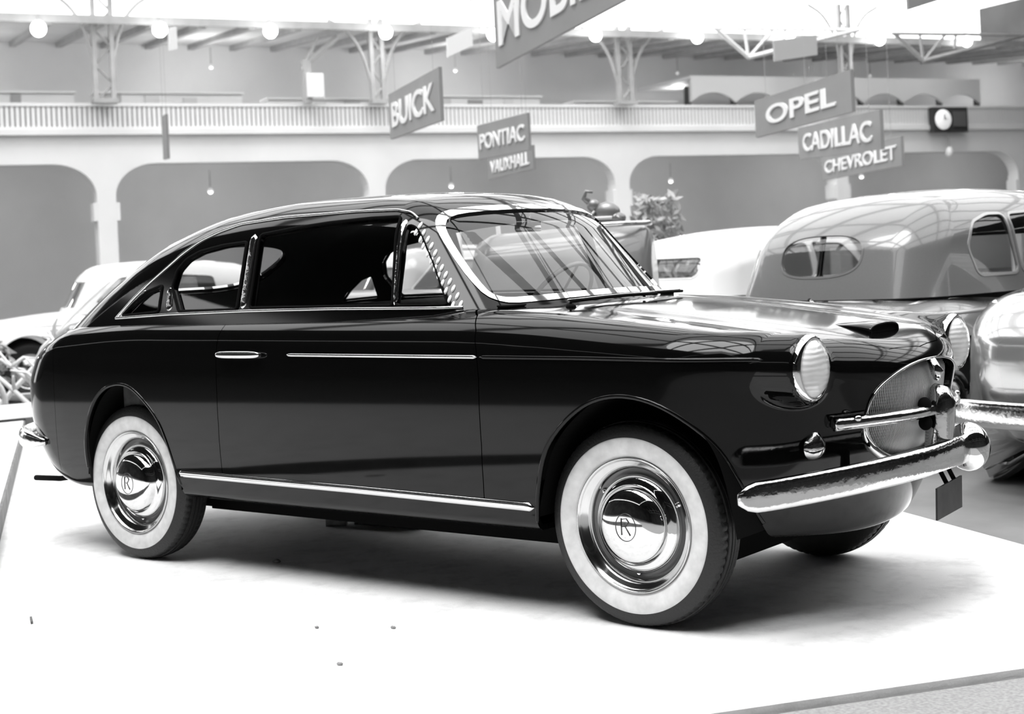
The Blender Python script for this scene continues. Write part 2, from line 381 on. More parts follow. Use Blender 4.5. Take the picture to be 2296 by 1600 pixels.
# nave roof: iron ribs and glazing bars, open to the sky
nv=MB()
for t in np.arange(-59,-2,5.2): nv.box((19,t,11.5+5.5*(1-((t+31)/31)**2)),(106,.75,.30))
nave=nv.build('ceiling',IRON,M=HM); nave['kind']='structure'
for s in np.arange(SL+2,SR,8.5):
    tb=MB(); ts=np.linspace(-62,-1.2,16); zz=[11.2+5.6*(1-((t+31.6)/30.5)**2) if abs(t+31.6)<30.5 else 11.2 for t in ts]
    pl=[(s,t,z) for t,z in zip(ts,zz)]; tb.tube(pl,.34,4)
    p2=[(s,t,z-1.0) for t,z in zip(ts,zz)]; tb.tube(p2,.10,4)
    for i in range(len(pl)-1): tb.bar(pl[i],p2[i+1],.04,4)
    tb.build('roof_truss',IRON,nave,M=HM)
for t in(-61.9,-1.0):
    sbox('clerestory_beam',SL,SR,t-.1,t+.1,11.0,11.4,IRON,nave)
for s in SP: sbox('nave_post',s-.1,s+.1,-1.15,-.95,ZR,11.2,IRON,nave) if False else None
# balustrade
rl=thing('gallery_railing','long pale railing of upright bars along the upper gallery','railing',tuple(hw((SP[2]+SP[-2])/2,0,ZB)),WRZ)
sbox('handrail',SP[2],SP[-2],-.1,.12,ZB+.63,ZB+.72,BALM,rl); sbox('bottom_rail',SP[2],SP[-2],-.08,.1,ZB+.0,ZB+.06,BALM,rl)
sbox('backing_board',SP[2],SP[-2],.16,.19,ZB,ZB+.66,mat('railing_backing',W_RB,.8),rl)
sA=sx(-1200); sB=sx(1235); first=None
for i,s in enumerate(np.linspace(sA,sB,288)):
    if first is None: first=sbox('baluster',s-.05,s+.05,-.06,.05,ZB+.05,ZB+.64,BALM,rl); s00=s
    else:
        o=first.copy(); C.objects.link(o); d=WD*(s-s00); o.location=(d[0],d[1],0)
# light display counters behind the railing
cw=[(-40,-1,1.15,'long low white counter at the far left of the upper gallery'),(6.2,3.4,1.15,'white display stand between the second column and its bracket, upper gallery'),(12.2,4.2,1.0,'white counter under the bracketed post, upper gallery'),(20.0,5.0,1.1,'pale counter behind the tapering hanging signs, upper gallery'),(29.5,6.0,.95,'long white counter left of the scalloped booth, upper gallery')]
ctr=[]
for (s0,ln,hh,lab),(xa,xb) in zip(cw,[(-1128,-945),(-895,-560),(-500,-260),(-130,120),(200,430)]):
    a,b=sx(xa),sx(xb); t=thing('display_counter',lab,'counter',tuple(hw((a+b)/2,1.6,ZB)),WRZ,'counters on the upper gallery')
    sbox('counter_body',a,b,1.3,1.9,ZB,ZB+hh,WHITEP,t); sbox('counter_top',a-.05,b+.05,1.2,2.0,ZB+hh,ZB+hh+.06,WHITEP,t)
    rr=random.Random(int(xa))
    for q in range(int((b-a)/1.1)):
        x=a+.5+q*1.1; sbox('front_panel',x-.3*rr.random()-.05,x+.2,1.24,1.3,ZB+.75,ZB+hh-.02-.1*rr.random(),mat('counter_panel',.35+.4*rr.random(),.7) if q<9 else WHITEP,t)
# booth with scalloped pelmet
a,b=sx(455),sx(1110); bt=thing('scalloped_booth','white booth with a scalloped pelmet on dark posts, right end of the gallery','booth',tuple(hw((a+b)/2,2,ZB)),WRZ)
n=140; V=[];k=7
for y in(1.0,1.12):
    for i in range(n+1):
        x=a+(b-a)*i/n; ph=(i*k/n)%1.0; V+=[(x,y,ZB+1.75),(x,y,ZB+1.28-.34*abs(2*ph-1)**2.2)]
F=[]
for i in range(n):
    q=2*i; r=2*(n+1)+q; F+=[(q+1,q+3,q+2,q),(r,r+2,r+3,r+1),(q+1,r+1,r+3,q+3),(q,q+2,r+2,r)]
mk('pelmet',V,F,WHITEP,bt,False,M=HM)
sbox('booth_roof',a,b,1.0,4.5,ZB+1.75,ZB+1.85,WHITEP,bt)
for i in range(k+1):
    x=a+(b-a)*i/k; sbox('booth_post',x-.09,x+.09,1.14,1.3,ZB,ZB+1.5,DARKG,bt)
for i in(0,1,3,4): x=a+(b-a)*(i+.5)/k; sbox('booth_panel',x-.55,x+.5,2.6,2.7,ZB,ZB+.95,WHITEP,bt)
# columns of lattice iron above the pillars
def lattice(sc,wd,z0,z1,lab,brk=1,tt=-.45):
    t=thing('lattice_column',lab,'column',tuple(hw(sc,tt,z0)),WRZ,'iron columns in front of the gallery')
    for sg in(-1,1): sbox('upright',sc+sg*wd/2-.06,sc+sg*wd/2+.06,tt-.08,tt+.08,z0,z1,IRON,t)
    m=MB(); z=z0; f=1
    while z<z1-.4:
        m.bar((sc-f*wd/2,tt,z),(sc+f*wd/2,tt,z+.5),.035,4); z+=.5; f=-f
    m.build('lacing',IRON,t,M=HM)
    sbox('foot_plate',sc-wd*.7,sc+wd*.7,tt-.2,tt+.2,z0-.05,z0+.08,IRON,t)
    for sg in(-1,1):
        if brk and (brk==2 or sg==-1 or True):
            p=[(sc+sg*wd/2,tt,z1-2.0),(sc+sg*(wd/2+.25),tt,z1-1.0),(sc+sg*(wd/2+.7),tt,z1-.35),(sc+sg*(wd/2+1.3),tt,z1-.05)]
            MB().tube(chaikin(p,2,False),.055,5).build('bracket',IRON,t,M=HM)
    return t
lattice(SP[3],.48,ZB+.72,ZR+.9,'broad iron lattice column with curved brackets, far left',2)
lattice(SP[4],.34,ZB+.72,ZR+.3,'slender iron column with splayed brackets, above the car roof')
lattice(SP[5],.46,ZB+.72,ZR+.3,'grey lattice column right of the large hanging sign')
lattice(SP[6],.40,ZB+.72,ZR+1.3,'iron lattice column above the short-worded sign',2)
sp_=sx(-450); t=thing('bracketed_post','post with a long slanting bracket and pale lamp box on the gallery','post',tuple(hw(sp_,-.4,ZB+.7)),WRZ)
sbox('post_body',sp_-.12,sp_+.12,-.5,-.3,ZB+.7,7.4,IRON,t); sbox('pale_box',sp_-.05,sp_+.45,-.6,-.25,6.3,7.0,WHITEP,t)
MB().bar((sp_-.1,-.4,7.2),(sp_+1.0,-.4,8.1),.09,6).bar((sp_-.15,-.45,7.1),(sp_+.4,-.45,8.1),.05,6).build('slanting_bracket',IRON,t,M=HM)
# roof truss brackets under the eaves on the right
for nm,xa,xb,lab in(('a',450,640,'pale triangular truss bracket left of the iron column above the short-worded sign'),('b',830,1010,'pale triangular truss bracket at the far right under the eaves')):
    a,b=sx(xa),sx(xb); m=MB(); zt=ZR-.05
    t=thing('truss_bracket',lab,'bracket',tuple(hw((a+b)/2,-2.6,zt-.4)),WRZ)
    m.bar((a,-2.6,zt-.9),(b+1,-2.6,zt+.1),.08,5).bar((a-1.2,-2.6,zt),(a,-2.6,zt-.9),.07,5).bar((a,-2.6,zt-.9),(a-.1,-2.6,zt),.05,5).bar((a,-2.6,zt-.9),(a+1.0,-2.6,zt),.05,5).bar((a+1.4,-2.6,zt-.45),(a+1.5,-2.6,zt+.05),.05,5).bar((a-1.3,-2.6,zt),(b+1,-2.6,zt+.08),.06,5)
    m.build('truss_bars',WHITEP if nm=='a' else IRON,t,M=HM)
# globe lamps under the eaves
DIMG=mat('dim_globe',.8,.5,emit=.35)
GLOBE=mat('lit_globe',.9,.4,emit=LAMP)
lamps=[[-28.98,18.69,7.97],[-27.6,21.57,8.03],[-26.26,24.38,8.07],[-24.76,27.52,8.12],[-23.26,30.66,8.14],[-21.73,33.86,8.2],[-20.1,37.26,8.22],[-18.52,40.54,8.35],[-16.86,44.0,8.31],[-15.15,47.55,8.34]]
lampl=['leftmost lit globe lamp, left of the broad lattice column','lit globe lamp just right of the broad lattice column','lit globe lamp left of the bracketed post','lit globe lamp on the slender column above the car roof','lit globe lamp left of the large hanging sign, lower of two','lit globe lamp right of the large hanging sign','lit globe lamp left of the triangular truss bracket','lit globe lamp by the pale hanging board','lit globe lamp right of the short-worded sign column','rightmost lit globe lamp']
def globe(p,lab,r=.2,top=None):
    p=np.array(p); t=thing('globe_lamp',lab,'lamp',tuple(p),0,'round lamps under the gallery eaves')
    mk('globe',*blob(p,(r,r,r*1.05)),GLOBE,t)
    (MB().bar(p+UP*r,(p[0],p[1],top),.01,5) if top else MB().tube([p+UP*r,p+UP*(r+.12),p+UP*(r+.16)+WN*.4],.02,5)).build('lamp_stem',IRON,t)
    if not top:
        l=bpy.data.objects.new('globe_light',bpy.data.lights.new('globe_light','POINT')); l.data.energy=GPW; l.data.shadow_soft_size=.22; C.objects.link(l); l.parent=t; l.location=(0,0,-.45)
    mk('cap',*blob(p+UP*r,(r*.4,r*.4,.05),10,6),IRON,t)
for i,(p,l) in enumerate(zip(lamps,lampl)): globe(np.array(p)-WN*.62-UP*.03,l,.205-.002*i)
globe((-10.42,14.47,5.49),'lit globe lamp hanging highest, beside the large sign',.125,13)
# lamps added to brighten the arches and upper gallery; few bays truly have one
def bay_fill_lamp(s,t,z,pw,lab,r=.14):
    p=hw(s,t,z); q=thing('bay_fill_lamp',lab,'lamp',tuple(p),0,'added fill lamps inside the gallery'); mk('lamp_globe',*blob(p,(r*.6,r*.6,r*.6)),DIMG,q)
    MB().bar(p+UP*r,p+UP*(r+.5),.02,5).build('lamp_stem',IRON,q)
    l=bpy.data.objects.new('lamp_light',bpy.data.lights.new('lamp_light','POINT')); l.data.energy=pw; l.data.shadow_soft_size=.25; C.objects.link(l); l.parent=q; l.location=(0,0,-.5)
wd_=['first','second','third','fourth','fifth','sixth','seventh','eighth','ninth']
for i,(a,b) in enumerate(zip(SP[1:8],SP[2:9])):
    bay_fill_lamp((a+b)/2,4.2,3.9,LPW,'fill lamp in the %s arched bay, counted from the left'%wd_[i]); bay_fill_lamp((a+b)/2,3.4,7.7,LPW*.8,'added lamp brightening the upper gallery above the %s arched bay from the left'%wd_[i],.1)
# clock on the railing
cp=np.array([-14.2,43.35,5.3]); d0=CP-P0; tcl=0
scl=sx(FPX*((cp-CP)@RT)/((cp-CP)@FW)); zc=5.62
ck=thing('gallery_clock','round white clock in a dark case on the railing, right','clock',tuple(hw(scl,-.3,zc)),WRZ)
sbox('case',scl-.55,scl+1.05,-.40,-.14,zc-.45,zc+.45,mat('clock_case',.035,.6),ck)
V,F=lathe([(0,-.03),(.33,-.03),(.36,0),(.36,.06)],40); V=[(x+scl-.12,y-.44,z+zc) for x,y,z in V]; mk('dial',V,F,mat('dial_glow',.9,.4,emit=.4),ck,True,M=HM)  # dial is no lamp; slight glow added to keep it white
MB().box((scl-.12,-.50,zc+.09),(.035,.02,.2)).box((scl-.07,-.50,zc+.02),(.12,.02,.03)).build('hands',DARKG,ck,M=HM)
sbox('number_plate',scl+.35,scl+.95,-.44,-.40,zc-.25,zc+.3,mat('clock_plate',.10,.6),ck)
# small bracket lamps on the lower wall etc.
t=thing('wall_lamp','small pale hanging lamp below the round clock','lamp',tuple(hw(scl+.25,-.2,4.4)),WRZ)
mk('lamp_shade',*[ (lambda VF:VF)(blob((scl+.25,-.25,4.45),(.14,.14,.2),10,8))][0],WHITEP,t,M=HM); MB().bar((scl+.25,-.25,4.6),(scl+.25,-.25,5.3),.02,5).build('lamp_stem',IRON,t,M=HM)
# ---- hanging signs
SIGNM=mat('sign_board_grey',.24,.6,noise=.015,nscale=2); LETT=mat('sign_letter_white',.80,.6)
def text_mesh(txt,wd,ht,m,name,parent,o,ex,ez,ey,dep=.012,rows=1):
    cu=bpy.data.curves.new('lettering','FONT'); cu.body=txt; cu.extrude=.02; cu.align_x='CENTER'; cu.align_y='CENTER'; cu.offset=.018
    ob=bpy.data.objects.new('lettering',cu); C.objects.link(ob); bpy.context.view_layer.update()
    me=bpy.data.meshes.new_from_object(ob.evaluated_get(bpy.context.evaluated_depsgraph_get())); bpy.data.objects.remove(ob)
    v=np.zeros(len(me.vertices)*3); me.vertices.foreach_get('co',v); v=v.reshape(-1,3); lo,hi=v.min(0),v.max(0)
    v=(v-(lo+hi)/2); v[:,0]*=wd/(hi[0]-lo[0]); v[:,1]*=ht/(hi[1]-lo[1]); v[:,2]*=dep/.02
    wv=np.array(o)+v[:,:1]*ex+v[:,1:2]*ez+v[:,2:3]*ey
    me.vertices.foreach_set('co',wv.ravel()); me.materials.clear(); me.materials.append(m); me.update(); me.name=name
    return link(bpy.data.objects.new(name,me),parent)
def sign(lab,L,R,h,txt=None,tw=.85,th=.62,m=None,tx=0,top=13.4,edge=False):
    L=np.array(L);R=np.array(R); ln=np.linalg.norm((R-L)[:2]); ex=(R-L)/np.linalg.norm(R-L); ey=np.cross(ex,UP); ey/=np.linalg.norm(ey)
    if ey@(CP-L)<0: ey=-ey
    mid=(L+R)/2; t=thing('hanging_sign',lab,'sign',tuple(mid),0,'signs hanging over the stands'); d=.04
    ez=np.cross(ey,ex); ez=ez if ez[2]>0 else -ez
    mb=MB(); vs=[p+UP*h/2*k+ey*d/2*j for k in(-1,1) for j in(-1,1) for p in(L,R)]
    mb.add(vs,[(0,2,3,1),(4,5,7,6),(0,1,5,4),(2,6,7,3),(0,4,6,2),(1,3,7,5)]); mb.build('board',m or SIGNM,t)
    if txt:
        text_mesh(txt,ln*tw,h*th,LETT,'lettering',t,mid+ey*(d/2+.004)+ex*tx,ex,UP,ey)
    for k in(.12,.88):
        p=L+(R-L)*k+UP*h/2; MB().bar(p,(p[0],p[1],top),.003,4).build('hanging_wire',IRON,t)
    return t
sign('grey sign with four large white letters, nearest of the right-hand stack',(-3.33,11.15,2.81),(-1.33,9.59,2.85),.44,'OPEL',.72,.5)
sign('grey sign with eight smaller letters, middle of the right-hand stack',(-4.33,14.18,2.70),(-1.54,10.73,2.51),.44,'CADILLAC',.84,.55)
sign('grey sign with nine narrow letters, lowest of the right-hand stack',(-5.45,17.12,2.5),(-2.84,14.25,2.48),.40,'CHEVROLET',.9,.5)
sign('pale grey sign with five tall letters, sloping steeply above the car roof',(-8.14,9.89,3.25),(-5.43,7.8,3.15),.6,'BUICK',.85,.55)
sign('pale sign with seven letters over the middle of the car',(-8.5,12.16,3.01),(-6.7,11.04,2.97),.5,'PONTIAC',.88,.45)
sign('small pale sign directly below the seven-letter one',(-9.66,13.79,2.75),(-8.12,12.98,2.79),.36,'VAUXHALL',.85,.55)
sign('large sign with very tall letters, cut by the top edge',(-3.88,6.89,3.60),(-1.52,5.71,3.82),.83,'MOBILE',.92,.55)
sign('small blank white sign left of the largest sign',(-8.82,11.91,4.43),(-8.62,12.26,4.60),.28,None,m=WHITEP)
sign('thin blank grey sign seen almost edge-on, left',(-15.34,11.85,3.67),(-14.6,11.35,3.62),.75,None,m=SIGNM)
sign('blank pale board above the four-letter sign',(-6.96,18.48,4.68),(-6.6,19.4,4.82),.36,None,m=mat('pale_board',.42,.7))
sign('narrow blank white board hanging by the second globe lamp',(-15.2,11.96,5.38),(-15.3,12.2,5.44),.38,None,m=WHITEP)
sign('dark blank sign at the upper right corner',(-1.04,10.41,3.95),(-.61,11.2,4.2),.44,None)
# wires across the top
t=thing('wire_garland','thin looping wire with dangling hooks across the top right','wire',(0,9,4.6)); m=MB()
for a,b in(((-4.0,10.6,4.72),(-1.6,12.5,4.78)),((-1.6,12.5,4.78),(.8,14.4,4.85))):
    a=np.array(a);b=np.array(b); m.tube([a+(b-a)*k-UP*.12*math.sin(math.pi*k) for k in np.linspace(0,1,14)],.008,4)
for k in(.15,.45,.8):
    p=np.array((-4.0,10.6,4.72))+k*np.array((4.8,3.8,.15))-UP*.08; m.tube([p,p-UP*.12,p-UP*.2+RT*.05,p-UP*.24,p-UP*.2-RT*.05],.012,5)
for p in((-4.0,10.6,4.72),(.8,14.4,4.85)): m.bar(p,(p[0],p[1],13.4),.006,4)
m.build('garland_wire',IRON,t)
# ---- white stand floor (a low platform) and its neighbour
E1=np.array([.82,-.572,0]); E1/=np.linalg.norm(E1); E2=np.array([-E1[1],E1[0],0])
PM=np.eye(4); PM[:3,0]=E1; PM[:3,1]=E2; 
def plat_mat():
    m=mat('white_stand_floor',.9,.75); nt=m.node_tree; b=nt.nodes['Principled BSDF']; tc=nt.nodes.new('ShaderNodeTexCoord')
    n=nt.nodes.new('ShaderNodeTexNoise'); n.inputs['Scale'].default_value=5.5; n.inputs['Detail'].default_value=9; n.inputs['Roughness'].default_value=.7
    r=nt.nodes.new('ShaderNodeMapRange'); r.inputs['From Min'].default_value=.36; r.inputs['From Max'].default_value=.52; r.inputs['To Min'].default_value=.74; r.inputs['To Max'].default_value=.88
    bp=nt.nodes.new('ShaderNodeBump'); bp.inputs['Strength'].default_value=.25; bp.inputs['Distance'].default_value=.004
    n2=nt.nodes.new('ShaderNodeTexNoise'); n2.inputs['Scale'].default_value=160; n2.inputs['Detail'].default_value=4
    L=nt.links.new; L(tc.outputs['Object'],n.inputs['Vector']); L(tc.outputs['Object'],n2.inputs['Vector']); L(n.outputs['Fac'],r.inputs['Value']); L(r.outputs['Result'],b.inputs['Base Color']); L(n2.outputs['Fac'],bp.inputs['Height']); L(bp.outputs['Normal'],b.inputs['Normal'])
    return m
PLM=plat_mat()
def pbox(name,a0,a1,b0,b1,z0,z1,m,kind='structure'):
    o=MB().box(((a0+a1)/2,(b0+b1)/2,(z0+z1)/2),(a1-a0,b1-b0,z1-z0)).build(name,m,M=PM); o['kind']=kind; return o
pbox('floor',-6.4,3.53,-1.2,2.82,FLOOR,0,PLM)
pbox('floor',-6.4,3.53,-5.5,-1.215,FLOOR,.11,PLM)
CARPET=mat('grey_carpet',.33,.95,noise=.07,nscale=90,bump=.5,bscale=300)
pbox('floor',3.55,9.5,-5.5,2.82,FLOOR,-.02,CARPET)
pbox('trim_1',-6.4,3.53,-1.215,-1.2,FLOOR,.112,mat('platform_edge_board',.10,.6,noise=.05,nscale=9))
# ------------------------------------------------ the black fastback coupe
car=thing('fastback_coupe','glossy black two-door fastback coupe with whitewall tyres, on the white stand','car',(1.3,0,0))
AR=[(-.30,.20),(-.290,.40),(-.280,.52),(-.238,.627),(-.177,.713),(-.103,.767),(-.01,.788),(.068,.783),(.133,.756),(.214,.697),(.281,.629),(.321,.544),(.348,.443),(.36,.36),(.362,.20)]
AF=[(2.262,.20),(2.275,.335),(2.312,.475),(2.347,.576),(2.39,.641),(2.466,.712),(2.553,.765),(2.652,.787),(2.749,.780),(2.845,.750),(2.93,.690),(2.995,.620),(3.030,.528),(3.050,.437),(3.065,.359),(3.07,.20)]
ARs=chaikin(AR,2); AFs=chaikin(AF,2)
def Garch(V):
    o=np.minimum(sdf(ARs,V[:,0],V[:,2]),sdf(AFs,V[:,0],V[:,2])); return np.where(np.abs(V[:,1])>.42,o,np.maximum(o,.02+0*o))
def Gcab(V):
    q=V.copy(); q[:,2]=1.10; g=F_cab(q)+.045; return np.where(V[:,2]>.95,g,.05)
grl=[(.345*math.copysign(abs(math.cos(t))**.86,math.cos(t)),.677+.172*math.copysign(abs(math.sin(t))**.86,math.sin(t))+.012*math.cos(t)**2) for t in np.linspace(0,2*math.pi,72,endpoint=False)]
def Ggr(V): return np.where(V[:,0]>3.1,sdf(grl,V[:,1],V[:,2]),.05)
def rrect(x0,z0,x1,z1,r,n=6):
    P=[]
    for cx_,cz_,a in((x1-r,z1-r,0),(x0+r,z1-r,90),(x0+r,z0+r,180),(x1-r,z0+r,270)):
        for k in range(n+1): t=math.radians(a+90*k/n); P.append((cx_+r*math.cos(t),cz_+r*math.sin(t)))
    return P
DR=[(.655,.395),(.664,.5),(.672,.62),(.677,.75),(.677,.95),(.677,1.2),(1.93,1.2),(1.955,1.078),(2.01,1.055),(2.054,1.005),(2.075,.93),(2.084,.834),(2.079,.6),(2.068,.46),(2.058,.395)]
def Gdoor(V): return np.where(np.abs(V[:,1])>.45,sdf(DR,V[:,0],V[:,2]),.05)
def Ghood(V):
    y=np.abs(V[:,1]); x=V[:,0]
    h=sdf([(-.53,2.17),(-.3,2.235),(0,2.25),(.3,2.235),(.53,2.17),(.50,3.0),(.36,3.28),(.2,3.36),(0,3.38),(-.2,3.36),(-.36,3.28),(-.50,3.0)],V[:,1],x)
    return np.where(V[:,2]>.87,h,.05)
def Gtrunk(V): # tail panel seam near the rear corner
    return V[:,0]-(-.487-.02*((V[:,2]-.8)/.4)**2*1.5)
V,q=shell(F_body,-.2,2.7,.62,300,170,110,-math.pi/2,math.pi/2); V=resurf(F_body,V,1); V[np.abs(V[:,1])<1e-6,1]=0; T=tri(q)
V,T=clip(V,T,Garch); V,T=clip(V,T,Gcab); V,T=clip(V,T,Ggr)
door=clip(V,T,lambda v:-Gdoor(v)-.0022); V,T=clip(V,T,lambda v:Gdoor(v)-.0016)
hoodp=clip(V,T,lambda v:-Ghood(v)-.0014); V,T=clip(V,T,lambda v:Ghood(v)-.0012)
tail=clip(V,T,lambda v:-Gtrunk(v)-.001); V,T=clip(V,T,lambda v:Gtrunk(v)-.001)
panel('body_shell',F_body,*halves(V,T),PAINT,car,.02)
panel('hood',F_body,*halves(*hoodp),PAINT,car,.014)
panel('tail_panel',F_body,*halves(*tail),PAINT,car,.014)
dR=panel('door',F_body,*door,PAINT,car,.02); dL=panel('door',F_body,*door,PAINT,car,.02,mirror=True)
# inner wheel wells
for P in(AR,AF):
    for sg in(-1,1):
        Q=np.array([a for a in chaikin(P,2,False) if a[1]>.325]); k=len(Q); ys=(.745,.40); V=[(x,sg*y,z) for y in ys for x,z in Q]
        F=[(i,i+1,k+i+1,k+i) for i in range(k-1)]+[tuple(range(k,2*k))]
        mk('wheel_well',V,F,MATTE,car,False)
# cabin
V,q=shell(F_cab,0,1.5,1.0,230,130,80,0,math.pi/2); V[np.abs(V[:,1])<1e-6,1]=0; T=tri(q)
V,T=clip(V,T,lambda v:F_body(v)+.012)
W1=[(-.052,1.083),(.017,1.136),(.103,1.186),(.205,1.212),(.213,1.097)]
W2=[(.279,1.20),(.292,1.272),(.344,1.318),(.425,1.348),(.567,1.368),(.719,1.376),(.730,1.098),(.355,1.096)]
W3=[(.791,1.392),(.80,1.404),(1.0,1.422),(1.179,1.433),(1.40,1.439),(1.537,1.437),(1.548,1.425),(1.594,1.098),(.806,1.104)]
W4=[(1.592,1.404),(1.625,1.394),(1.657,1.363),(1.74,1.25),(1.842,1.095),(1.606,1.098)]
WSH=[(0,1.452),(.275,1.446),(.42,1.436),(.487,1.42),(.520,1.390),(.535,1.35),(.556,1.227),(.560,1.145),(.550,1.120),(.51,1.108),(.40,1.110),(.2,1.116),(0,1.118)]
WS=chaikin(WSH+[(-a,b) for a,b in WSH[::-1]][1:-1],1)
RWp=[(.36*math.copysign(abs(math.cos(t))**.75,math.cos(t)),-.215+.20*math.copysign(abs(math.sin(t))**.75,math.sin(t))) for t in np.linspace(0,2*math.pi,48,endpoint=False)]
def Gs(P): 
    return lambda v: np.where((np.abs(v[:,1])>.45),sdf(P,v[:,0],v[:,2]),.08)
def Gws(v): return np.where(v[:,0]>1.5,sdf(WS,v[:,1],v[:,2]),.08)
def Grw(v): return np.where((np.abs(v[:,1])<.47)&(v[:,0]<.2),sdf(RWp,v[:,1],v[:,0]),.08)
W1,W2,W3,W4=[chaikin(dens(p_,.035),2) for p_ in(W1,W2,W3,W4)]
wins=[('quarter_glass',W1),('rear_side_window',W2),('door_glass',W3),('vent_window',W4)]
cabV,cabT=V,T
for n_,P in wins:
    g=Gs(P)
    gl=clip(cabV,cabT,lambda v:-g(v)+.004)
    for mir in(False,True): panel(n_,F_cab,*gl,GL,car,0,mirror=mir,off=-.014)
    V,T=clip(V,T,g)
g1=clip(cabV,cabT,lambda v:-Gws(v)+.004); panel('windscreen',F_cab,*halves(*g1),WSG,car,0,off=-.006)
g1=clip(cabV,cabT,lambda v:-Grw(v)+.004); panel('rear_window',F_cab,*halves(*g1),GL,car,0,off=-.006)
V,T=clip(V,T,Gws); V,T=clip(V,T,Grw)
fr=clip(V,T,lambda v:.021-Gws(v)); V,T=clip(V,T,lambda v:Gws(v)-.021)
panel('windscreen_frame',F_cab,*halves(*fr),CHROME,car,.016,off=.004)
fr=clip(V,T,lambda v:.014-Grw(v)); V,T=clip(V,T,lambda v:Grw(v)-.014)
panel('rear_window_frame',F_cab,*halves(*fr),CHROME,car,.012,off=.003)
V2,T2=halves(V,T); panel('cabin_roof',F_cab,V2,T2,PAINT,car,.022)
inn=clip(V,T,lambda v:v[:,2]-1.02); V2,T2=halves(*inn); V2=V2-grad(F_cab,V2)*.03; mk('headliner',V2,T2[:,::-1],HEAD,car)
# bright frames round the side windows
for sg in(-1,1):
    def bead(name,pts,r,closed=True,m=CHROME,off=.002,ch=1):
        Q=dens(chaikin(dens(pts,.06,closed),2,closed) if not closed else pts,.03,closed); P=on_side(F_cab,Q,sg); N=grad(F_cab,P); return mk(name,*tube_geo(P+N*off,r,8,closed),m,car)
    outer=[(-.095,1.072),(.013,1.158),(.11,1.225),(.212,1.287),(.30,1.345),(.395,1.396),(.50,1.430),(.614,1.455),(.888,1.469),(1.301,1.470),(1.50,1.464),(1.575,1.450),(1.615,1.425)]
    bead('window_moulding',outer,.006,False)
    bead('window_moulding',[(-.095,1.072),(.3,1.085),(.8,1.091),(1.3,1.091),(1.9,1.082)],.007,False)
    bead('window_seal',W1,.006,m=MATTE); bead('window_seal',W2,.007,m=MATTE); bead('window_seal',W4,.0035,m=MATTE); bead('window_seal',W3,.006,m=MATTE)
    for nm,a,b,hw_ in(('centre_pillar_trim',(.762,1.10),(.752,1.408),.020),('rear_pillar_trim',(.285,1.10),(.262,1.20),.022),('vent_pillar_trim',(1.602,1.10),(1.570,1.428),.013),('quarter_trim',(-.066,1.078),(.092,1.192),.007)):
        strip(nm,F_cab,[a,b],hw_,.006,CHROMEW if 'pillar' in nm else CHROME,car,sg,24)
# white ovals up the windscreen pillar
OVM=mat('glossy_white',.9,.3,coat=.5)
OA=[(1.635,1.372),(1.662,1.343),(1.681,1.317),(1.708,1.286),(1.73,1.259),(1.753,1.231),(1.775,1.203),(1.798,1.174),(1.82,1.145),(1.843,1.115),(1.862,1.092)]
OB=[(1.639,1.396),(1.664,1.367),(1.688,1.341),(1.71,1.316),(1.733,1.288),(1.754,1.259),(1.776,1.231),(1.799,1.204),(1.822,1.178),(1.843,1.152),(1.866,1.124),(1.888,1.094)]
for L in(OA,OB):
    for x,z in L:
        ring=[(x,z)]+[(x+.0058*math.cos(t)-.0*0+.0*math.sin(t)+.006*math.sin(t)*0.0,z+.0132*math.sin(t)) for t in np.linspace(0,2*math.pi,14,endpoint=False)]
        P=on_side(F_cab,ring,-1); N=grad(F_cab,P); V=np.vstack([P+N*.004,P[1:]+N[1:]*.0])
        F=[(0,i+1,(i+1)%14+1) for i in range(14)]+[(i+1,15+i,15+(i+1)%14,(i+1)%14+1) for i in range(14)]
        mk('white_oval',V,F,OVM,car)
P=on_side(F_cab,[(1.64,1.405),(1.665,1.392),(1.70,1.36),(1.74,1.31),(1.79,1.25)],-1)
# mouldings on the flanks
for sg in(-1,1):
    strip('sill_moulding',F_body,[(.365,.410),(1.4,.402),(2.28,.388)],.0165,.010,CHROME,car,sg,90)
    strip('waist_moulding',F_body,[(1.10,.918),(2.078,.912)],.007,.006,CHROME,car,sg,60)
    strip('waist_moulding',F_body,[(2.088,.912),(2.52,.909),(3.16,.897)],.007,.005,PAINT,car,sg,60)
    hx_,hz_=.833,.917; p=on_side(F_body,[(hx_,hz_)],sg)[0]; N=grad(F_body,p[None])[0]
    V,F=blob((0,0,0),(1,1,1),24,16); V=np.array(V); V=np.sign(V)*np.abs(V)**np.array([.45,.8,.7]); V=V*[.132,.012,.0155]+p+N*.022
    d=dR if sg<0 else dL; mk('door_handle',V,F,CHROME,d)
    for dx in(-.1,.1): mk('handle_stem',*blob(p+np.array([dx,0,0])+N*.008,(.012,.016,.010),10,8),CHROME,d)
# wheel arch lips
for P in(AR,AF):
    for sg in(-1,1):
        Q=chaikin(P[1:-1],2,False); Q=np.array([a for a in Q if a[1]>.33]); X=on_side(F_body,Q,sg); mk('arch_lip',*tube_geo(X-np.array([0,sg*.004,0]),.0085,8),PAINT,car)
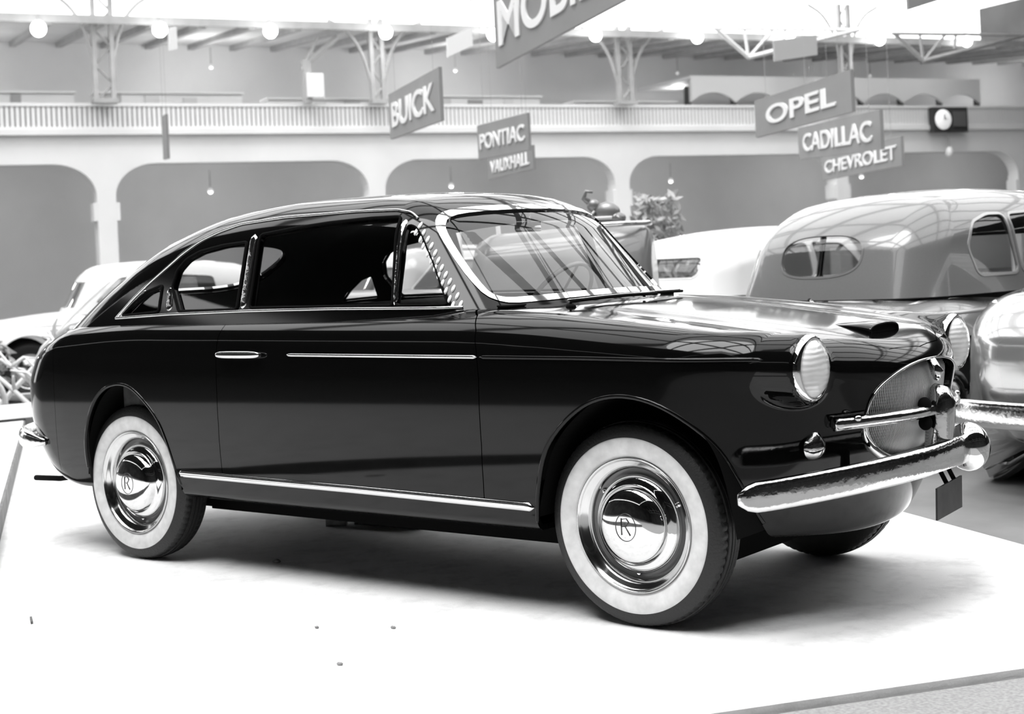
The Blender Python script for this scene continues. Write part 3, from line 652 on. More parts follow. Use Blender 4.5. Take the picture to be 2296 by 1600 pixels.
# ---- wheels
def tread(i,j,r):
    if j in TRI: return r-(.0045 if (i%3==0) else 0)
    return r
tyre_prof=[(.224,-.055),(.232,-.070),(.250,-.079),(.272,-.082),(.292,-.079),(.300,-.0775),(.312,-.0735),(.325,-.066),(.334,-.060),(.3395,-.050),(.3415,-.040),(.3415,-.032),(.336,-.031),(.336,-.027),(.344,-.026),(.3445,-.012),(.338,-.011),(.338,-.007),(.3455,-.006)]
full_prof=tyre_prof+[(r,-y) for r,y in tyre_prof[::-1]]
TRI=(9,10,11,26,27,28)
Vt,Ft=lathe(full_prof,216,tread)
ww=[(.2235,-.060),(.2300,-.0715),(.238,-.0765),(.252,-.0815),(.272,-.0845),(.288,-.0820),(.2935,-.0795),(.2945,-.0770)]
ring=[(.186,-.030),(.190,-.047),(.200,-.058),(.212,-.063),(.2185,-.070),(.2215,-.077),(.2250,-.078),(.2265,-.073),(.2265,-.060)]
rim=[(.226,-.05),(.205,-.032),(.186,-.028),(.176,-.020),(.165,-.018),(.150,-.020),(.05,-.02),(.0,-.02)]
rim_in=[(.225,.06),(.20,.05),(.18,.01),(.0,.01)]
cap=[(.163,-.018),(.166,-.030),(.164,-.042),(.156,-.052),(.145,-.058),(.137,-.0605),(.1325,-.066),(.128,-.080),(.118,-.091),(.100,-.101),(.075,-.109),(.045,-.1135),(.02,-.115),(.0,-.1152)]
bead_=[(.1345,-.060),(.1375,-.0655),(.1335,-.069)]
RINGM=mat('bright_trim_ring',.60,.13,metal=1); RIMM=mat('rim_grey_enamel',.16,.3,coat=.4)
def wheel(x,y,sg):
    M=np.eye(4); M[:3,3]=(x,y,.3445)
    if sg>0: M[0,0]=-1; M[1,1]=-1
    tp=mk('wheel',Vt,Ft,RUBBER,car,True,M=M); smooth_by(tp,28)
    for nm,pr,m,n in(('whitewall',ww,WHITEW,160),('trim_ring',ring,RINGM,120),('rim',rim,RIMM,96),('hubcap',cap,CHROME,120)):
        V,F=lathe(pr,n); mk(nm,V,F,m,tp,True,M=M)
    V,F=lathe(rim_in,48); mk('rim_back',V,F,MATTE,tp,True,M=M)
    # three small lugs of the rim seen round the cap
    for k in range(3):
        a=math.radians(25+120*k); mk('cap_clip',*blob((.171*math.cos(a),-.026,.171*math.sin(a)),(.010,.006,.010),10,8),CHROME,tp,M=M)
    # engraved emblem: a ring with a monogram in the middle of the cap
    e=MB(); P=[(.040*math.cos(t),-.1155+.0012,.046*math.sin(t)) for t in np.linspace(0,2*math.pi,40,endpoint=False)]
    e.tube(P,.0013,6,True)
    for pts in([(-.016,.030),(-.016,-.026)],[(-.016,.026),(.004,.030),(.014,.018),(.004,.004),(-.016,.002)],[(.0,.002),(.018,-.026)]):
        e.tube([(a,-.1162,b) for a,b in pts],.0016,6)
    e.build('cap_emblem',mat('emblem_dark',.06,.3,metal=.6) if 'emblem_dark' not in bpy.data.materials else bpy.data.materials['emblem_dark'],tp,True,M=M)
    return tp
for x in(0,2.65):
    for sg in(-1,1): wheel(x,sg*.640,sg)
MB().bar((0,-.62,.34),(0,.62,.34),.035,10).bar((2.65,-.62,.34),(2.65,.62,.34),.03,10).build('axle',MATTE,car,True)
MB().box((1.95,0,.245),(1.8,.80,.12)).box((1.3,0,.245),(2.2,.9,.09)).box((1.2,-.35,.235),(2.6,.08,.08)).box((1.2,.35,.235),(2.6,.08,.08)).build('chassis_frame',MATTE,car)  # first box is extra mass added to deepen the shadow underneath
# ---- nose
wires=MB()
def noseP(y,z,off=0):
    p=cast(F_body,np.array([[2.6,y,z]]),np.array([[1.,0,0]]),1.5)[0]; return p+np.array([off,0,0])
gy=np.linspace(-.37,.37,38); gz=np.linspace(.49,.87,20)
O=np.array([[2.6,y,z] for y in gy for z in gz]); X=cast(F_body,O,np.tile([1.,0,0],(len(O),1)),1.5); X[:,0]-=.045-.03*(1-(X[:,1]/.37)**2)*(1-((X[:,2]-.677)/.19)**2)
idx=np.arange(len(X)).reshape(38,20); F=np.stack([idx[:-1,:-1],idx[1:,:-1],idx[1:,1:],idx[:-1,1:]],-1).reshape(-1,4)
gb=X.copy(); 
mk('grille_backing',gb,F.tolist(),mat('grille_dark',.05,.6),car)
def gx(y,z):
    i=(y+.37)/.74*37; j=(z-.49)/.38*19; i0=min(int(i),36); j0=min(int(j),18); a=i-i0;b=j-j0; G=X[:,0].reshape(38,20)
    return (G[i0,j0]*(1-a)+G[i0+1,j0]*a)*(1-b)+(G[i0,j0+1]*(1-a)+G[i0+1,j0+1]*a)*b
def zlim(y):
    zs=[z for (a,z),(b,z2) in zip(grl,grl[1:]+grl[:1]) if (a-y)*(b-y)<=0]; return (min(zs),max(zs)) if len(zs)>1 else None
GRM=mat('grille_wire',.75,.4,metal=.3)
nw=92
for i in range(nw):
    y=-.342+.684*(i+.5)/nw; L=zlim(y)
    if not L: continue
    zz=np.linspace(L[0],L[1],9); wires.tube([(gx(y,z)+.006,y+(.0)*(z-.68),z) for z in zz],.0023,4)
for j in range(34):
    z=.505+.345*(j+.5)/34; ys=[a for (a,zz),(b,z2) in zip(grl,grl[1:]+grl[:1]) if (zz-z)*(z2-z)<=0]
    if len(ys)<2: continue
    yy=np.linspace(min(ys),max(ys),14); wires.tube([(gx(y,z)+.003,y,z) for y in yy],.0014,4)
g=wires.build('grille_mesh',GRM,car,True); g['kind']='stuff'
# bright rim of the mouth
P=[]
for a,z in chaikin(grl,1): P.append(noseP(a,z,.004))
P=np.array(P); rr=np.array([.0045+.012*max(0,min(1,(.70-z)/.12))*1.0 for z in P[:,2]])
mk('grille_surround',*tube_geo(P,rr,8,True),CHROME,car)
# cross bar
P=[noseP(y,.672+.004*math.cos(3*y),.024) for y in np.linspace(-.475,.475,41)]
mk('grille_bar',*tube_geo(np.array(P),.0225,14),CHROMEW,car)
for sg in(-1,1): mk('bar_stud',*blob(noseP(sg*.41,.688,.034),(.014,.018,.012),12,8),CHROME,car)
# central bullet guard with badge
pg=[(3.385,0,.49),(3.41,0,.505),(3.43,0,.54),(3.437,0,.60),(3.443,0,.66),(3.447,0,.70),(3.44,0,.735),(3.42,0,.755)]
mk('centre_guard',*tube_geo(np.array(pg),[.03,.042,.047,.048,.050,.048,.036,.014],18),CHROMEW,car)
for zz in(.70,.64):
    mk('guard_knob',*blob((3.42,-.075,zz-.002),(.022,.028,.026),14,10),MATTE,car)
tp=noseP(0,.80)
mk('nose_badge',*tube_geo([noseP(0,.845,.004),noseP(0,.80,.014),noseP(0,.775,.01)],[.014,.022,.010],12),CHROME,car)
# headlamps
LENS=mat('headlamp_lens',.82,.08,coat=1,noise=.16,nscale=3,bump=.0)
nt=LENS.node_tree; wv=nt.nodes.new('ShaderNodeTexWave'); wv.bands_direction='Z'; wv.inputs['Scale'].default_value=18; wv.inputs['Distortion'].default_value=2; bp=nt.nodes.new('ShaderNodeBump'); bp.inputs['Strength'].default_value=.35; bp.inputs['Distance'].default_value=.004
nt.links.new(nt.nodes['Texture Coordinate'].outputs['Object'],wv.inputs['Vector']); nt.links.new(wv.outputs['Fac'],bp.inputs['Height']); nt.links.new(bp.outputs['Normal'],nt.nodes['Principled BSDF'].inputs['Normal'])
for sg in(-1,1):
    M=np.eye(4); yaw=math.radians(-sg*-4*0); M[:3,0]=(0,-sg*1.0,0); M[:3,1]=(-1,0,0); M[:3,2]=(0,0,1); M[:3,3]=(3.262,sg*.585,.862)
    if sg<0: M[:3,0]=(0,1,0)
    V,F=lathe([(.104,.03),(.1075,.0),(.1065,-.012),(.101,-.020),(.094,-.022),(.090,-.018)],64); hl=mk('headlamp',V,F,CHROME,car,True,M=M)
    V,F=lathe([(.092,-.016),(.088,-.024),(.072,-.037),(.05,-.045),(.025,-.049),(0,-.050)],64); mk('lens',V,F,LENS,hl,True,M=M)
    V,F=lathe([(.1055,.035),(.108,.02),(.108,.004)],64); 
    # pointed fog lamp below
    c=noseP(sg*.50,.602)
    n=28; Vv=[];levels=[(1,0),(.96,.022),(.80,.042),(.55,.058),(.28,.068),(.0001,.072)]
    for s_,d_ in levels:
        for k in range(n):
            t=2*math.pi*k/n; yy=.054*math.cos(t)*s_; z_=(.040*math.sin(t) if math.sin(t)<0 else .062*math.sin(t)*(1-.35*abs(math.cos(t))))*s_
            Vv.append((c[0]+d_*.62-.012-.5*yy*sg*-1*-1*0,c[1]+yy,c[2]+z_))
    Ff=[(a*n+k,a*n+(k+1)%n,(a+1)*n+(k+1)%n,(a+1)*n+k) for a in range(len(levels)-1) for k in range(n)]
    mk('side_lamp',Vv,Ff,CHROMEW,car)
# hood scoop: a low hooded intake, its mouth a black sheet standing for shade
sc=[];n=22;st=np.linspace(0,1,26); x0s,x1s=3.06,3.255
def topz(x,y): return cast(F_body,np.array([[x,y,.62]]),np.array([[0,0,1.]]),.8)[0][2]
for s_ in st:
    x=x0s+(x1s-x0s)*s_; hgt=.034*smoothstep(0,1,np.array(s_)); wd=.070+.042*s_
    for k in range(n+1):
        a=math.pi*k/n; y=-wd*math.cos(a)*(1+.0); z=hgt*math.sin(a)**.45
        sc.append((x+.004*math.sin(a),y,topz(x,y)+z-.003))
Fs=[(i*(n+1)+k,(i+1)*(n+1)+k,(i+1)*(n+1)+k+1,i*(n+1)+k+1) for i in range(25) for k in range(n)]
so=mk('hood_scoop',sc,Fs,PAINT,car); md=so.modifiers.new('thick','SOLIDIFY'); md.thickness=.004
lip=np.array(sc[25*(n+1):]); mk('scoop_lip',*tube_geo(lip,.003,6),PAINT,car)
b=np.array(sc[25*(n+1):26*(n+1)])-[.004,0,0]; cen=b.mean(0); mk('scoop_mouth_shade',b*[1,.97,1]-[0,0,.004],[tuple(range(n+1))],MATTE,car,False)  # black sheet stands for the shade inside the intake
# ---- bumpers
def bumper(name,path,wd,ht,m,parent=car,taper=10):
    path=np.array(path); k=len(path); T_=np.gradient(path,axis=0); T_/=np.linalg.norm(T_,axis=1,keepdims=True); V=[];n=22
    for i in range(k):
        out=np.cross(T_[i],UP); out/=np.linalg.norm(out); e=min(i,k-1-i)/taper; e=math.sqrt(max(.12,1-(1-min(1,e))**2))
        for j in range(n):
            a=2*math.pi*j/n; c,s_=math.cos(a),math.sin(a); cc=math.copysign(abs(c)**.9,c); ss=math.copysign(abs(s_)**.9,s_)
            bul=1.0-.08*math.exp(-((ss-.12)/.13)**2)*(1 if cc>0 else 0)
            V.append(path[i]+out*(wd*.5*cc*(1.0 if cc>0 else .5)*e*bul)+UP*(ht*.5*ss*e))
    F=[(i*n+j,i*n+(j+1)%n,(i+1)*n+(j+1)%n,(i+1)*n+j) for i in range(k-1) for j in range(n)]+[tuple(range(n))[::-1],tuple((k-1)*n+j for j in range(n))]
    return mk(name,V,F,m,parent)
ys=np.linspace(-.845,.845,81)
fp=[(3.475-.46*y*y-.10*max(0,abs(y)-.70)*6*max(0,abs(y)-.70),y,.528-.048*(abs(y)/.84)**1.5) for y in ys]
fp=[(x,y*(1-.02*0),z) for x,y,z in fp]
fb=bumper('front_bumper',fp[::-1],.085,.098,CHROMEW,taper=2.5)
mk('bumper_overrider',*blob((3.455,.20,.525),(.075,.075,.085),24,16),CHROME,car)
rp=[]
for a in np.linspace(-1,1,61):
    yy=.76*math.sin(a*math.pi/2*.97); xx=-.50-.64*math.cos(a*math.pi/2*.97)**.62; rp.append((xx,yy,.505+.02*math.cos(a*math.pi/2)))
bumper('rear_bumper',rp,.09,.085,CHROMEW,taper=6)
for sg in(-1,1): MB().bar((3.2,sg*.35,.44),(3.42,sg*.35,.51),.02,8).build('bumper_bracket',MATTE,car,True)
MB().bar((-.9,.35,.42),(-1.12,.35,.50),.02,8).bar((-.9,-.35,.42),(-1.12,-.35,.50),.02,8).build('bumper_bracket',MATTE,car,True)
MB().tube([(-.45,-.5,.31),(-.75,-.5,.300),(-.86,-.5,.285),(-1.07,-.5,.278)],.014,10).build('tail_pipe',MATTE,car,True)
# number plate under the front bumper (blank, dark)
PLT=mat('dark_plate',.035,.35,noise=.02,nscale=14)
V=[(3.455,-.095,.315),(3.445,.145,.322),(3.445,.155,.43),(3.455,-.085,.42)]; V=V+[(x-.006,y-.002,z) for x,y,z in V]
MB().bar((3.44,.03,.42),(3.40,.03,.50),.008,6).bar((3.44,.10,.42),(3.40,.10,.50),.008,6).build('plate_hanger',MATTE,car,True)
mk('number_plate',V,[(0,1,2,3),(7,6,5,4),(0,4,5,1),(1,5,6,2),(2,6,7,3),(3,7,4,0)],PLT,car,False)
# ---- wipers
for a,b,c in(((2.225,-.42,0),(2.235,-.12,0),(2.265,.10,0)),((2.245,.04,0),(2.225,.22,0),(2.195,.40,0))):
    q=[]
    for p in(a,b,c): q.append((p[0],p[1],topz(p[0],p[1])+.020))
    q=[(q[0][0],q[0][1],q[0][2]-.012)]+chaikin(q,1,False).tolist()
    MB().tube(q,.0055,6).build('wiper_arm',MATTE,car,True)
    r=[(x-.012,y,z+.006) for x,y,z in q[1:]]; MB().tube(r,.003,6).build('wiper_blade',CHROMEW,car,True)
MB().add(*blob((0,0,0),(.02,.02,.012),12,8)).build('wiper_pivot',MATTE,car,True,M=np.array([[1,0,0,2.225],[0,1,0,-.42],[0,0,1,topz(2.225,-.42)],[0,0,0,1.]]))
# ---- interior
def rbox(name,c,d,m,wd=.04,rot=None):
    mb=MB(); ax=None
    if rot is not None: ax=(np.array([math.cos(rot),0,math.sin(rot)]),np.array([0,1,0]),np.array([-math.sin(rot),0,math.cos(rot)]))
    mb.box(c,d,ax=ax); o=mb.build(name,m,car,True); return bevel(o,wd,4)
rbox('front_seat',(1.12,0,.72),(.55,1.22,.2),TRIMB); rbox('front_seat_back',(.84,0,.88),(.14,1.22,.42),TRIMB,rot=-.2)
rbox('rear_seat',(.28,0,.70),(.5,1.1,.2),TRIMB); rbox('rear_seat_back',(.02,0,.86),(.14,1.14,.40),TRIMB,rot=-.2)
rbox('parcel_shelf',(-.27,0,1.055),(.45,1.1,.02),TRIMB,.005)
rbox('cabin_floor',(.9,0,.40),(2.3,1.25,.04),MATTE,.005)
for sg in(-1,1): rbox('inner_side_panel',(.9,sg*.665,.80),(2.0,.03,.52),TRIMB,.01)
rbox('dashboard',(1.83,0,1.02),(.16,1.22,.10),MATTE,.04)
P=[(2.0-.05*0+.02,y,1.09) for y in np.linspace(-.5,.5,3)]
rbox('dash_top',(1.97,0,1.078),(.16,1.14,.012),MATTE,.005)
sw=MB(); c0=np.array([1.60,.34,1.06]); ax=np.array([-.80,0,.60]); e1=np.array([0,1.,0]); e2=np.cross(ax,e1)
sw.tube([c0+.20*(e1*math.cos(t)+e2*math.sin(t)) for t in np.linspace(0,2*math.pi,48,endpoint=False)],.010,8,True)
for t in(.3,math.pi-.3,-math.pi/2): sw.bar(c0,c0+.2*(e1*math.cos(t)+e2*math.sin(t)),.006,6)
sw.bar(c0,c0-ax*.35,.018,8); sw.build('steering_wheel',mat('ivory_plastic',.45,.3),car,True)
rbox('rear_view_mirror',(1.72,0,1.385),(.012,.17,.045),CHROME,.008); MB().bar((1.73,0,1.40),(1.735,0,1.455),.005,6).build('mirror_stem',CHROME,car,True)
# ------------------------------------------------ other cars on the stands
def at(u,v,z):
    X=u-1148;Y=v-585.24; x=X*cr+Y*sr; y=-X*sr+Y*cr
    return CP+FW*z+RT*(x*z/FPX)-UP*(y*z/FPX)
def bgcar(lab,tail,hd,prm,paint,res=1.0,base=FLOOR,group=None,gl=None):
    """tail: world point (x,y) of the middle of the tail; hd: heading unit vector; local x runs forward from the tail"""
    hd=np.array([hd[0],hd[1],0.]); hd/=np.linalg.norm(hd); M=np.eye(4); M[:3,0]=hd; M[:3,1]=(-hd[1],hd[0],0); M[:3,3]=(tail[0],tail[1],base)
    L=prm['L']; Wd=prm['W']; belt=prm['belt']; gl=gl or GL
    top=pch(*prm['top']); roof=pch(*prm['roof']); cw=pch(*prm['cw'])
    tailx=pch([.25,.45,.7,.95,1.1,1.3],[.22,.04,0,.06,.22,.6]); nosex=pch([.25,.5,.8,1.0],[L-.15,L,L-.02,L-.15])
    tk=pch([.25,.4,.6,.8,1.0,1.15],[.10,.04,.01,0,.03,.12])
    bulge=prm.get('bulge',0)
    def FB(p):
        x,y,z=p[...,0],np.abs(p[...,1]),p[...,2]
        wside=Wd-tk(z)-prm.get('pinch',0)*np.exp(-((x-L*.5)/(L*.2))**4)
        a=y-wside; c=x-(nosex(z)-.35*y*y); t=tailx(z)+.18*y*y/(Wd*Wd)-x
        f=smax(smax(a,c,.25),t,.38); f=smax(f,z-(top(x)-.06*(y/Wd)**2),.16); f=smax(f,.26-z,.04)
        if bulge:
            for xc,hh in((prm['wx'][0],prm['fz'][0]),(prm['wx'][1],prm['fz'][1])):
                e=np.sqrt(((x-xc)/.62)**2+((y-(Wd-.10))/.22)**2+((z-.42)/(hh-.42))**2)-1; f=smin(f,e*.25,.06)
        return f
    def FC(p):
        x,y,z=p[...,0],np.abs(p[...,1]),p[...,2]
        a=(y-(cw(x)-.20*(z-belt)))*.97; b=(z-(roof(x)-.16*y*y))*.9; w=(x-(prm['wsx']-.55*(z-belt)-.25*y*y))*.85
        rr=(prm['rwx']+.42*(z-belt)+1.0*np.maximum(0,z-belt-.28)**2*1.5+.30*y*y-x)*.9
        f=smax(b,w,.14); f=smax(f,rr,.22); return smax(f,a,.20)
    car_=thing('parked_car',lab,'car',tuple(M[:3,3]+M[:3,0]*L/2),0,group)
    nn=int(110*res)
    V,q=shell(FB,.7,L-.8,.6,nn,int(70*res),int(34*res),-math.pi/2,math.pi/2); V[np.abs(V[:,1])<1e-6,1]=0; T=tri(q)
    wx=prm['wx']; P=[[(xc+.40*math.cos(t),.36+.40*math.sin(t)) for t in np.linspace(0,math.pi,24)]+[(xc-.4,.1),(xc+.4,.1)] for xc in wx]
    def GA(v):
        o=np.minimum(sdf(P[0],v[:,0],v[:,2]),sdf(P[1],v[:,0],v[:,2])); return np.where(np.abs(v[:,1])>Wd*.55,o,np.maximum(o,.02))
    def GC(v):
        q_=v.copy(); q_[:,2]=belt+.05; return np.where(v[:,2]>belt-.12,FC(q_)+.06,.05)
    V,T=clip(V,T,GA); V,T=clip(V,T,GC); panel('body_shell',FB,*halves(V,T),paint,car_,.02,M=M)
    V,q=shell(FC,prm['rwx']+.6,prm['wsx']-.7,belt-.02,int(90*res),int(56*res),int(30*res),0,math.pi/2); V[np.abs(V[:,1])<1e-6,1]=0; T=tri(q)
    V,T=clip(V,T,lambda v:FB(v)+.012)
    cv,ct=V,T
    for P_ in prm['side']:
        P_=chaikin(dens(P_,.12),3); g=lambda v:np.where((np.abs(v[:,1])>cw(v[:,0])*.55),sdf(P_,v[:,0],v[:,2]),.08)
        w_=clip(cv,ct,lambda v:-g(v)+.004); [panel('side_window',FC,*w_,gl,car_,0,mirror=k,off=-.012,M=M) for k in(False,True)]
        V,T=clip(V,T,g)
        rimm=clip(V,T,lambda v:.016-g(v)); V,T=clip(V,T,lambda v:g(v)-.016); [panel('window_frame',FC,*rimm,prm['frame'],car_,.01,mirror=k,off=.004,M=M) for k in(False,True)]
    rwp=prm['rear']; g=lambda v:np.where((v[:,0]<prm['rwx']+.7)&(np.abs(v[:,1])<cw(prm['rwx']+.5)*.9),sdf(rwp,v[:,1],v[:,2]),.08)
    w_=clip(cv,ct,lambda v:-g(v)+.004); panel('rear_window',FC,*halves(*w_),gl,car_,0,off=-.012,M=M)
    V,T=clip(V,T,g); rimm=clip(V,T,lambda v:.014-g(v)); V,T=clip(V,T,lambda v:g(v)-.014); panel('rear_window_frame',FC,*halves(*rimm),paint,car_,.01,off=.003,M=M)
    wsp=[(-.55,belt+.06),(.55,belt+.06),(.50,belt+.36),(-.50,belt+.36)]; g=lambda v:np.where(v[:,0]>prm['wsx']-.5,sdf(wsp,v[:,1],v[:,2]),.08)
    w_=clip(cv,ct,lambda v:-g(v)+.004); panel('windscreen',FC,*halves(*w_),gl,car_,0,off=-.012,M=M); V,T=clip(V,T,g)
    panel('cabin_roof',FC,*halves(V,T),paint,car_,.02,M=M)
    # running gear and brightwork
    for xc in wx:
        for sg in(-1,1):
            A=np.eye(4); A[:3,3]=(xc,sg*(Wd-.13),.345); 
            if sg>0: A[0,0]=-1;A[1,1]=-1
            V_,F_=lathe([(.2,-.06),(.25,-.085),(.30,-.08),(.34,-.05),(.345,0),(.34,.05),(.30,.08),(.2,.06)],40); tp=mk('wheel',V_,F_,RUBBER,car_,True,M=M@A)
            V_,F_=lathe([(.205,-.06),(.17,-.04),(.14,-.05),(.10,-.075),(0,-.085)],32); mk('hubcap',V_,F_,CHROMEW,tp,True,M=M@A)
    ysb=np.linspace(-Wd,Wd,31)
    pth=[(-.09+.22*(abs(y)/Wd)**3,y,.45) for y in ysb]; pw=[tuple((M[:3,:3]@np.array(p_))+M[:3,3]) for p_ in pth]; bumper('rear_bumper',pw,.09,.14,CHROMEW,car_,4)
    pth=[(L+.09-.22*(abs(y)/Wd)**3-.35*y*y,y,.45) for y in ysb[::-1]]; pw=[tuple((M[:3,:3]@np.array(p_))+M[:3,3]) for p_ in pth]; bumper('front_bumper',pw,.09,.14,CHROMEW,car_,4)
    for sg in(-1,1):
        x=np.linspace(.35,L-.5,40); strip('waist_moulding',FB,[(a,belt-.12) for a in x[::4]],.012,.008,prm['frame'],car_,sg,40,M=M)
        p=on_side(FB,[(wx[0]+.95,belt-.20)],sg)[0]; mk('door_handle',*blob(p+np.array([0,sg*.02,0]),(.09,.014,.014),12,8),CHROME,car_,M=M)
        p=cast(FB,np.array([[.8,sg*Wd*.72,.78]]),np.array([[-1.,0,0]]),1.5)[0]; prm.get('plain') or mk('tail_lamp',*blob(p,(.03,.05,.06),12,8),CHROMEW,car_,M=M)
        p=cast(FB,np.array([[L-.8,sg*Wd*.68,.78]]),np.array([[1.,0,0]]),1.5)[0]; mk('headlamp',*blob(p,(.06,.10,.10),16,10),LENS,car_,M=M)
    o=MB().box((L*.45,0,.62),(1.1,1.15,.45)).build('seats',TRIMB,car_,M=M); bevel(o,.05,2)
    o=MB().box((L*.5,0,.3),(L-1.2,1.2,.12)).build('chassis_frame',MATTE,car_,M=M)
    return car_,M,FC,FB
GP=mat('hazed_car_paint',P_LIMO,.22,coat=.6,noise=.008,nscale=200); WP=mat('cream_car_paint',P_WHITE,.3,coat=.5); SP_=mat('silver_car_paint',P_RIGHT+.15,.16,metal=.7,coat=1.0,bump=.08,bscale=5)  # first paint: haze over a dark car put into its grey
GLD=glass('smoked_window_glass',.78,1.2); FRM=mat('window_frame_grey',.45,.3,metal=.7)
hd=RT*.74+FW*.673
def tailat(u,v,d,lx): # world xy of tail such that local (lx,0) projects at pixel u, depth d
    p=at(u,v,d); return p[:2]-hd[:2]/np.linalg.norm(hd[:2])*lx
lim=dict(L=4.9,W=.88,belt=1.02,top=([0,.5,1.2,3.2,4.2,4.9],[.86,.98,1.02,1.04,.98,.84]),roof=([.5,1.0,1.5,2.2,2.9,3.4],[1.50,1.62,1.68,1.71,1.68,1.55]),cw=([.3,1,2,3,3.6],[.64,.78,.83,.82,.76]),
  wsx=3.45,rwx=.62,wx=(.95,4.0),fz=(.95,.90),bulge=1,pinch=.06,frame=FRM,
  side=[[(1.35,1.12),(1.30,1.30),(1.42,1.45),(1.62,1.50),(1.80,1.50),(1.80,1.12)],[(1.86,1.12),(1.86,1.50),(2.40,1.52),(2.40,1.12)],[(2.50,1.12),(2.50,1.52),(2.95,1.49),(3.2,1.12)]],
  rear=[(.31*math.copysign(abs(math.cos(t))**.7,math.cos(t)),1.28+.13*math.copysign(abs(math.sin(t))**.7,math.sin(t))) for t in np.linspace(0,2*math.pi,40,endpoint=False)])
bgcar('tall grey saloon with dark rear window, high domed roof, behind the black coupe\'s bonnet',tailat(1838,560,9.7,.75),hd,lim,GP,1.3,gl=GLD)
sed=dict(lim); sed.update(L=4.3,W=.82,top=([0,.5,1.0,2.9,3.8,4.3],[.80,.92,.98,1.0,.93,.8]),roof=([.4,1.0,1.5,2.1,2.7,3.2],[1.38,1.49,1.54,1.56,1.52,1.38]),cw=([.3,1,2,2.8,3.2],[.56,.69,.73,.71,.68]),belt=.98,wsx=3.1,rwx=.50,wx=(.85,3.5),pinch=.02,frame=WP,fz=(.85,.85),
  side=[[(1.3,1.08),(1.35,1.34),(1.9,1.39),(1.9,1.08)],[(1.98,1.08),(1.98,1.39),(2.45,1.37),(2.75,1.08)]],
  rear=rrect(-.42,1.13,.42,1.30,.06))
bgcar('white saloon with a wide low rear window, half hidden by the tall saloon',tailat(1492,575,13.2,.7),hd,sed,WP,1.0,gl=GLD)
rgt=dict(lim); rgt.update(plain=1,top=([0,.5,1.2,3.2,4.2,4.9],[.95,1.08,1.12,1.12,1.02,.88]),belt=1.12,fz=(1.05,.95),frame=CHROME,
  side=[[(1.4,1.22),(1.5,1.45),(1.95,1.5),(1.95,1.22)],[(2.05,1.22),(2.05,1.5),(2.5,1.48),(2.8,1.22)]],rear=rrect(-.42,1.25,.42,1.40,.05))
hdn=hd/np.linalg.norm(hd); pl_=at(2178,800,7.7)[:2]; tl=pl_+np.array([hdn[1],-hdn[0]])*.62
bgcar('silver grey car cut by the right edge, its rounded rear wing and bumper in view',tl,hd,rgt,SP_,1.1)
hl_=RT*-.80+FW*.6
p=at(-110,640,17.5)[:2]; hv=-RT*.93-FW*.36; hvn=hv/np.linalg.norm(hv)
bgcar('white saloon standing far off at the left beyond the coupe\'s tail',p-hvn[:2]*4.3,hv,sed,WP,.9)
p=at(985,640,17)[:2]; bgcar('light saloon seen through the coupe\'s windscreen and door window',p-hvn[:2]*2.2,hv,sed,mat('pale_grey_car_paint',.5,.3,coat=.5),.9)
# ---- veteran car: tall hood, rim and a crouching figure on the cap
vb=at(1382,600,10.9); vd=RT*-.96+FW*.28; vn=np.array([-vd[1],vd[0],0]); VMx=np.eye(4); VMx[:3,0]=vd; VMx[:3,1]=vn; VMx[:3,3]=(vb[0],vb[1],FLOOR)
vt=thing('veteran_car','dark old open tourer with tall bonnet, pale rim and a crouching figure on top','car',tuple(VMx[:3,3]))
VG=mat('veteran_grey_paint',.16,.3,coat=.5,noise=.02,nscale=4)
def loft(name,secs,m,parent,M,n=28):
    V=[];
    for x,w0,w1,z0,z1 in secs:
        for k in range(n):
            t=2*math.pi*k/n; c_,s_=math.cos(t),math.sin(t); yy=math.copysign(abs(c_)**.7,c_); zz=math.copysign(abs(s_)**.6,s_); f=(zz+1)/2
            V.append((x,yy*(w0*(1-f)+w1*f),z0+(z1-z0)*f))
    F=[(i*n+k,i*n+(k+1)%n,(i+1)*n+(k+1)%n,(i+1)*n+k) for i in range(len(secs)-1) for k in range(n)]+[tuple(range(n))[::-1],tuple((len(secs)-1)*n+k for k in range(n))]
    return mk(name,V,F,m,parent,True,M=M)
loft('bonnet',[(-.26,.36,.20,.62,1.52),(-.22,.40,.22,.58,1.56),(0,.42,.23,.56,1.58),(.9,.46,.30,.55,1.55),(1.0,.45,.32,.56,1.50)],VG,vt,VMx)
loft('tub',[(.9,.62,.60,.55,1.12),(1.0,.70,.66,.5,1.15),(2.2,.74,.70,.5,1.18),(2.9,.70,.64,.52,1.15),(3.0,.6,.55,.58,1.08)],VG,vt,VMx)
P=[(-.02+.24*math.cos(t),.235*math.sin(t),1.575) for t in np.linspace(0,2*math.pi,32,endpoint=False)]
V,F=tube_geo(P,.018,8,True); mk('cap_rim',V,F,CHROMEW,vt,True,M=VMx)
fg=MB(); fg.add(*blob((.05,0,1.66),(.10,.065,.085),16,12)); fg.add(*blob((.15,0,1.72),(.05,.04,.05),12,10)); fg.add(*blob((-.02,0,1.62),(.07,.06,.05),12,10)); fg.tube([(.17,0,1.74),(.22,0,1.78),(.20,0,1.83),(.15,0,1.82)],[.028,.02,.014,.010],8)
for sy in(-.04,.04): fg.tube([(.13,sy,1.68),(.17,sy,1.63),(.16,sy,1.585)],.016,7); fg.tube([(-.02,sy,1.64),(-.06,sy,1.61),(-.02,sy,1.585)],.02,7)
fg.build('figure',mat('bronze_figure',.22,.35,metal=.5),vt,True,M=VMx)
ws=MB()
for y in(-.5,.5): ws.bar((1.0,y,1.1),(1.05,y,1.78),.018,6)
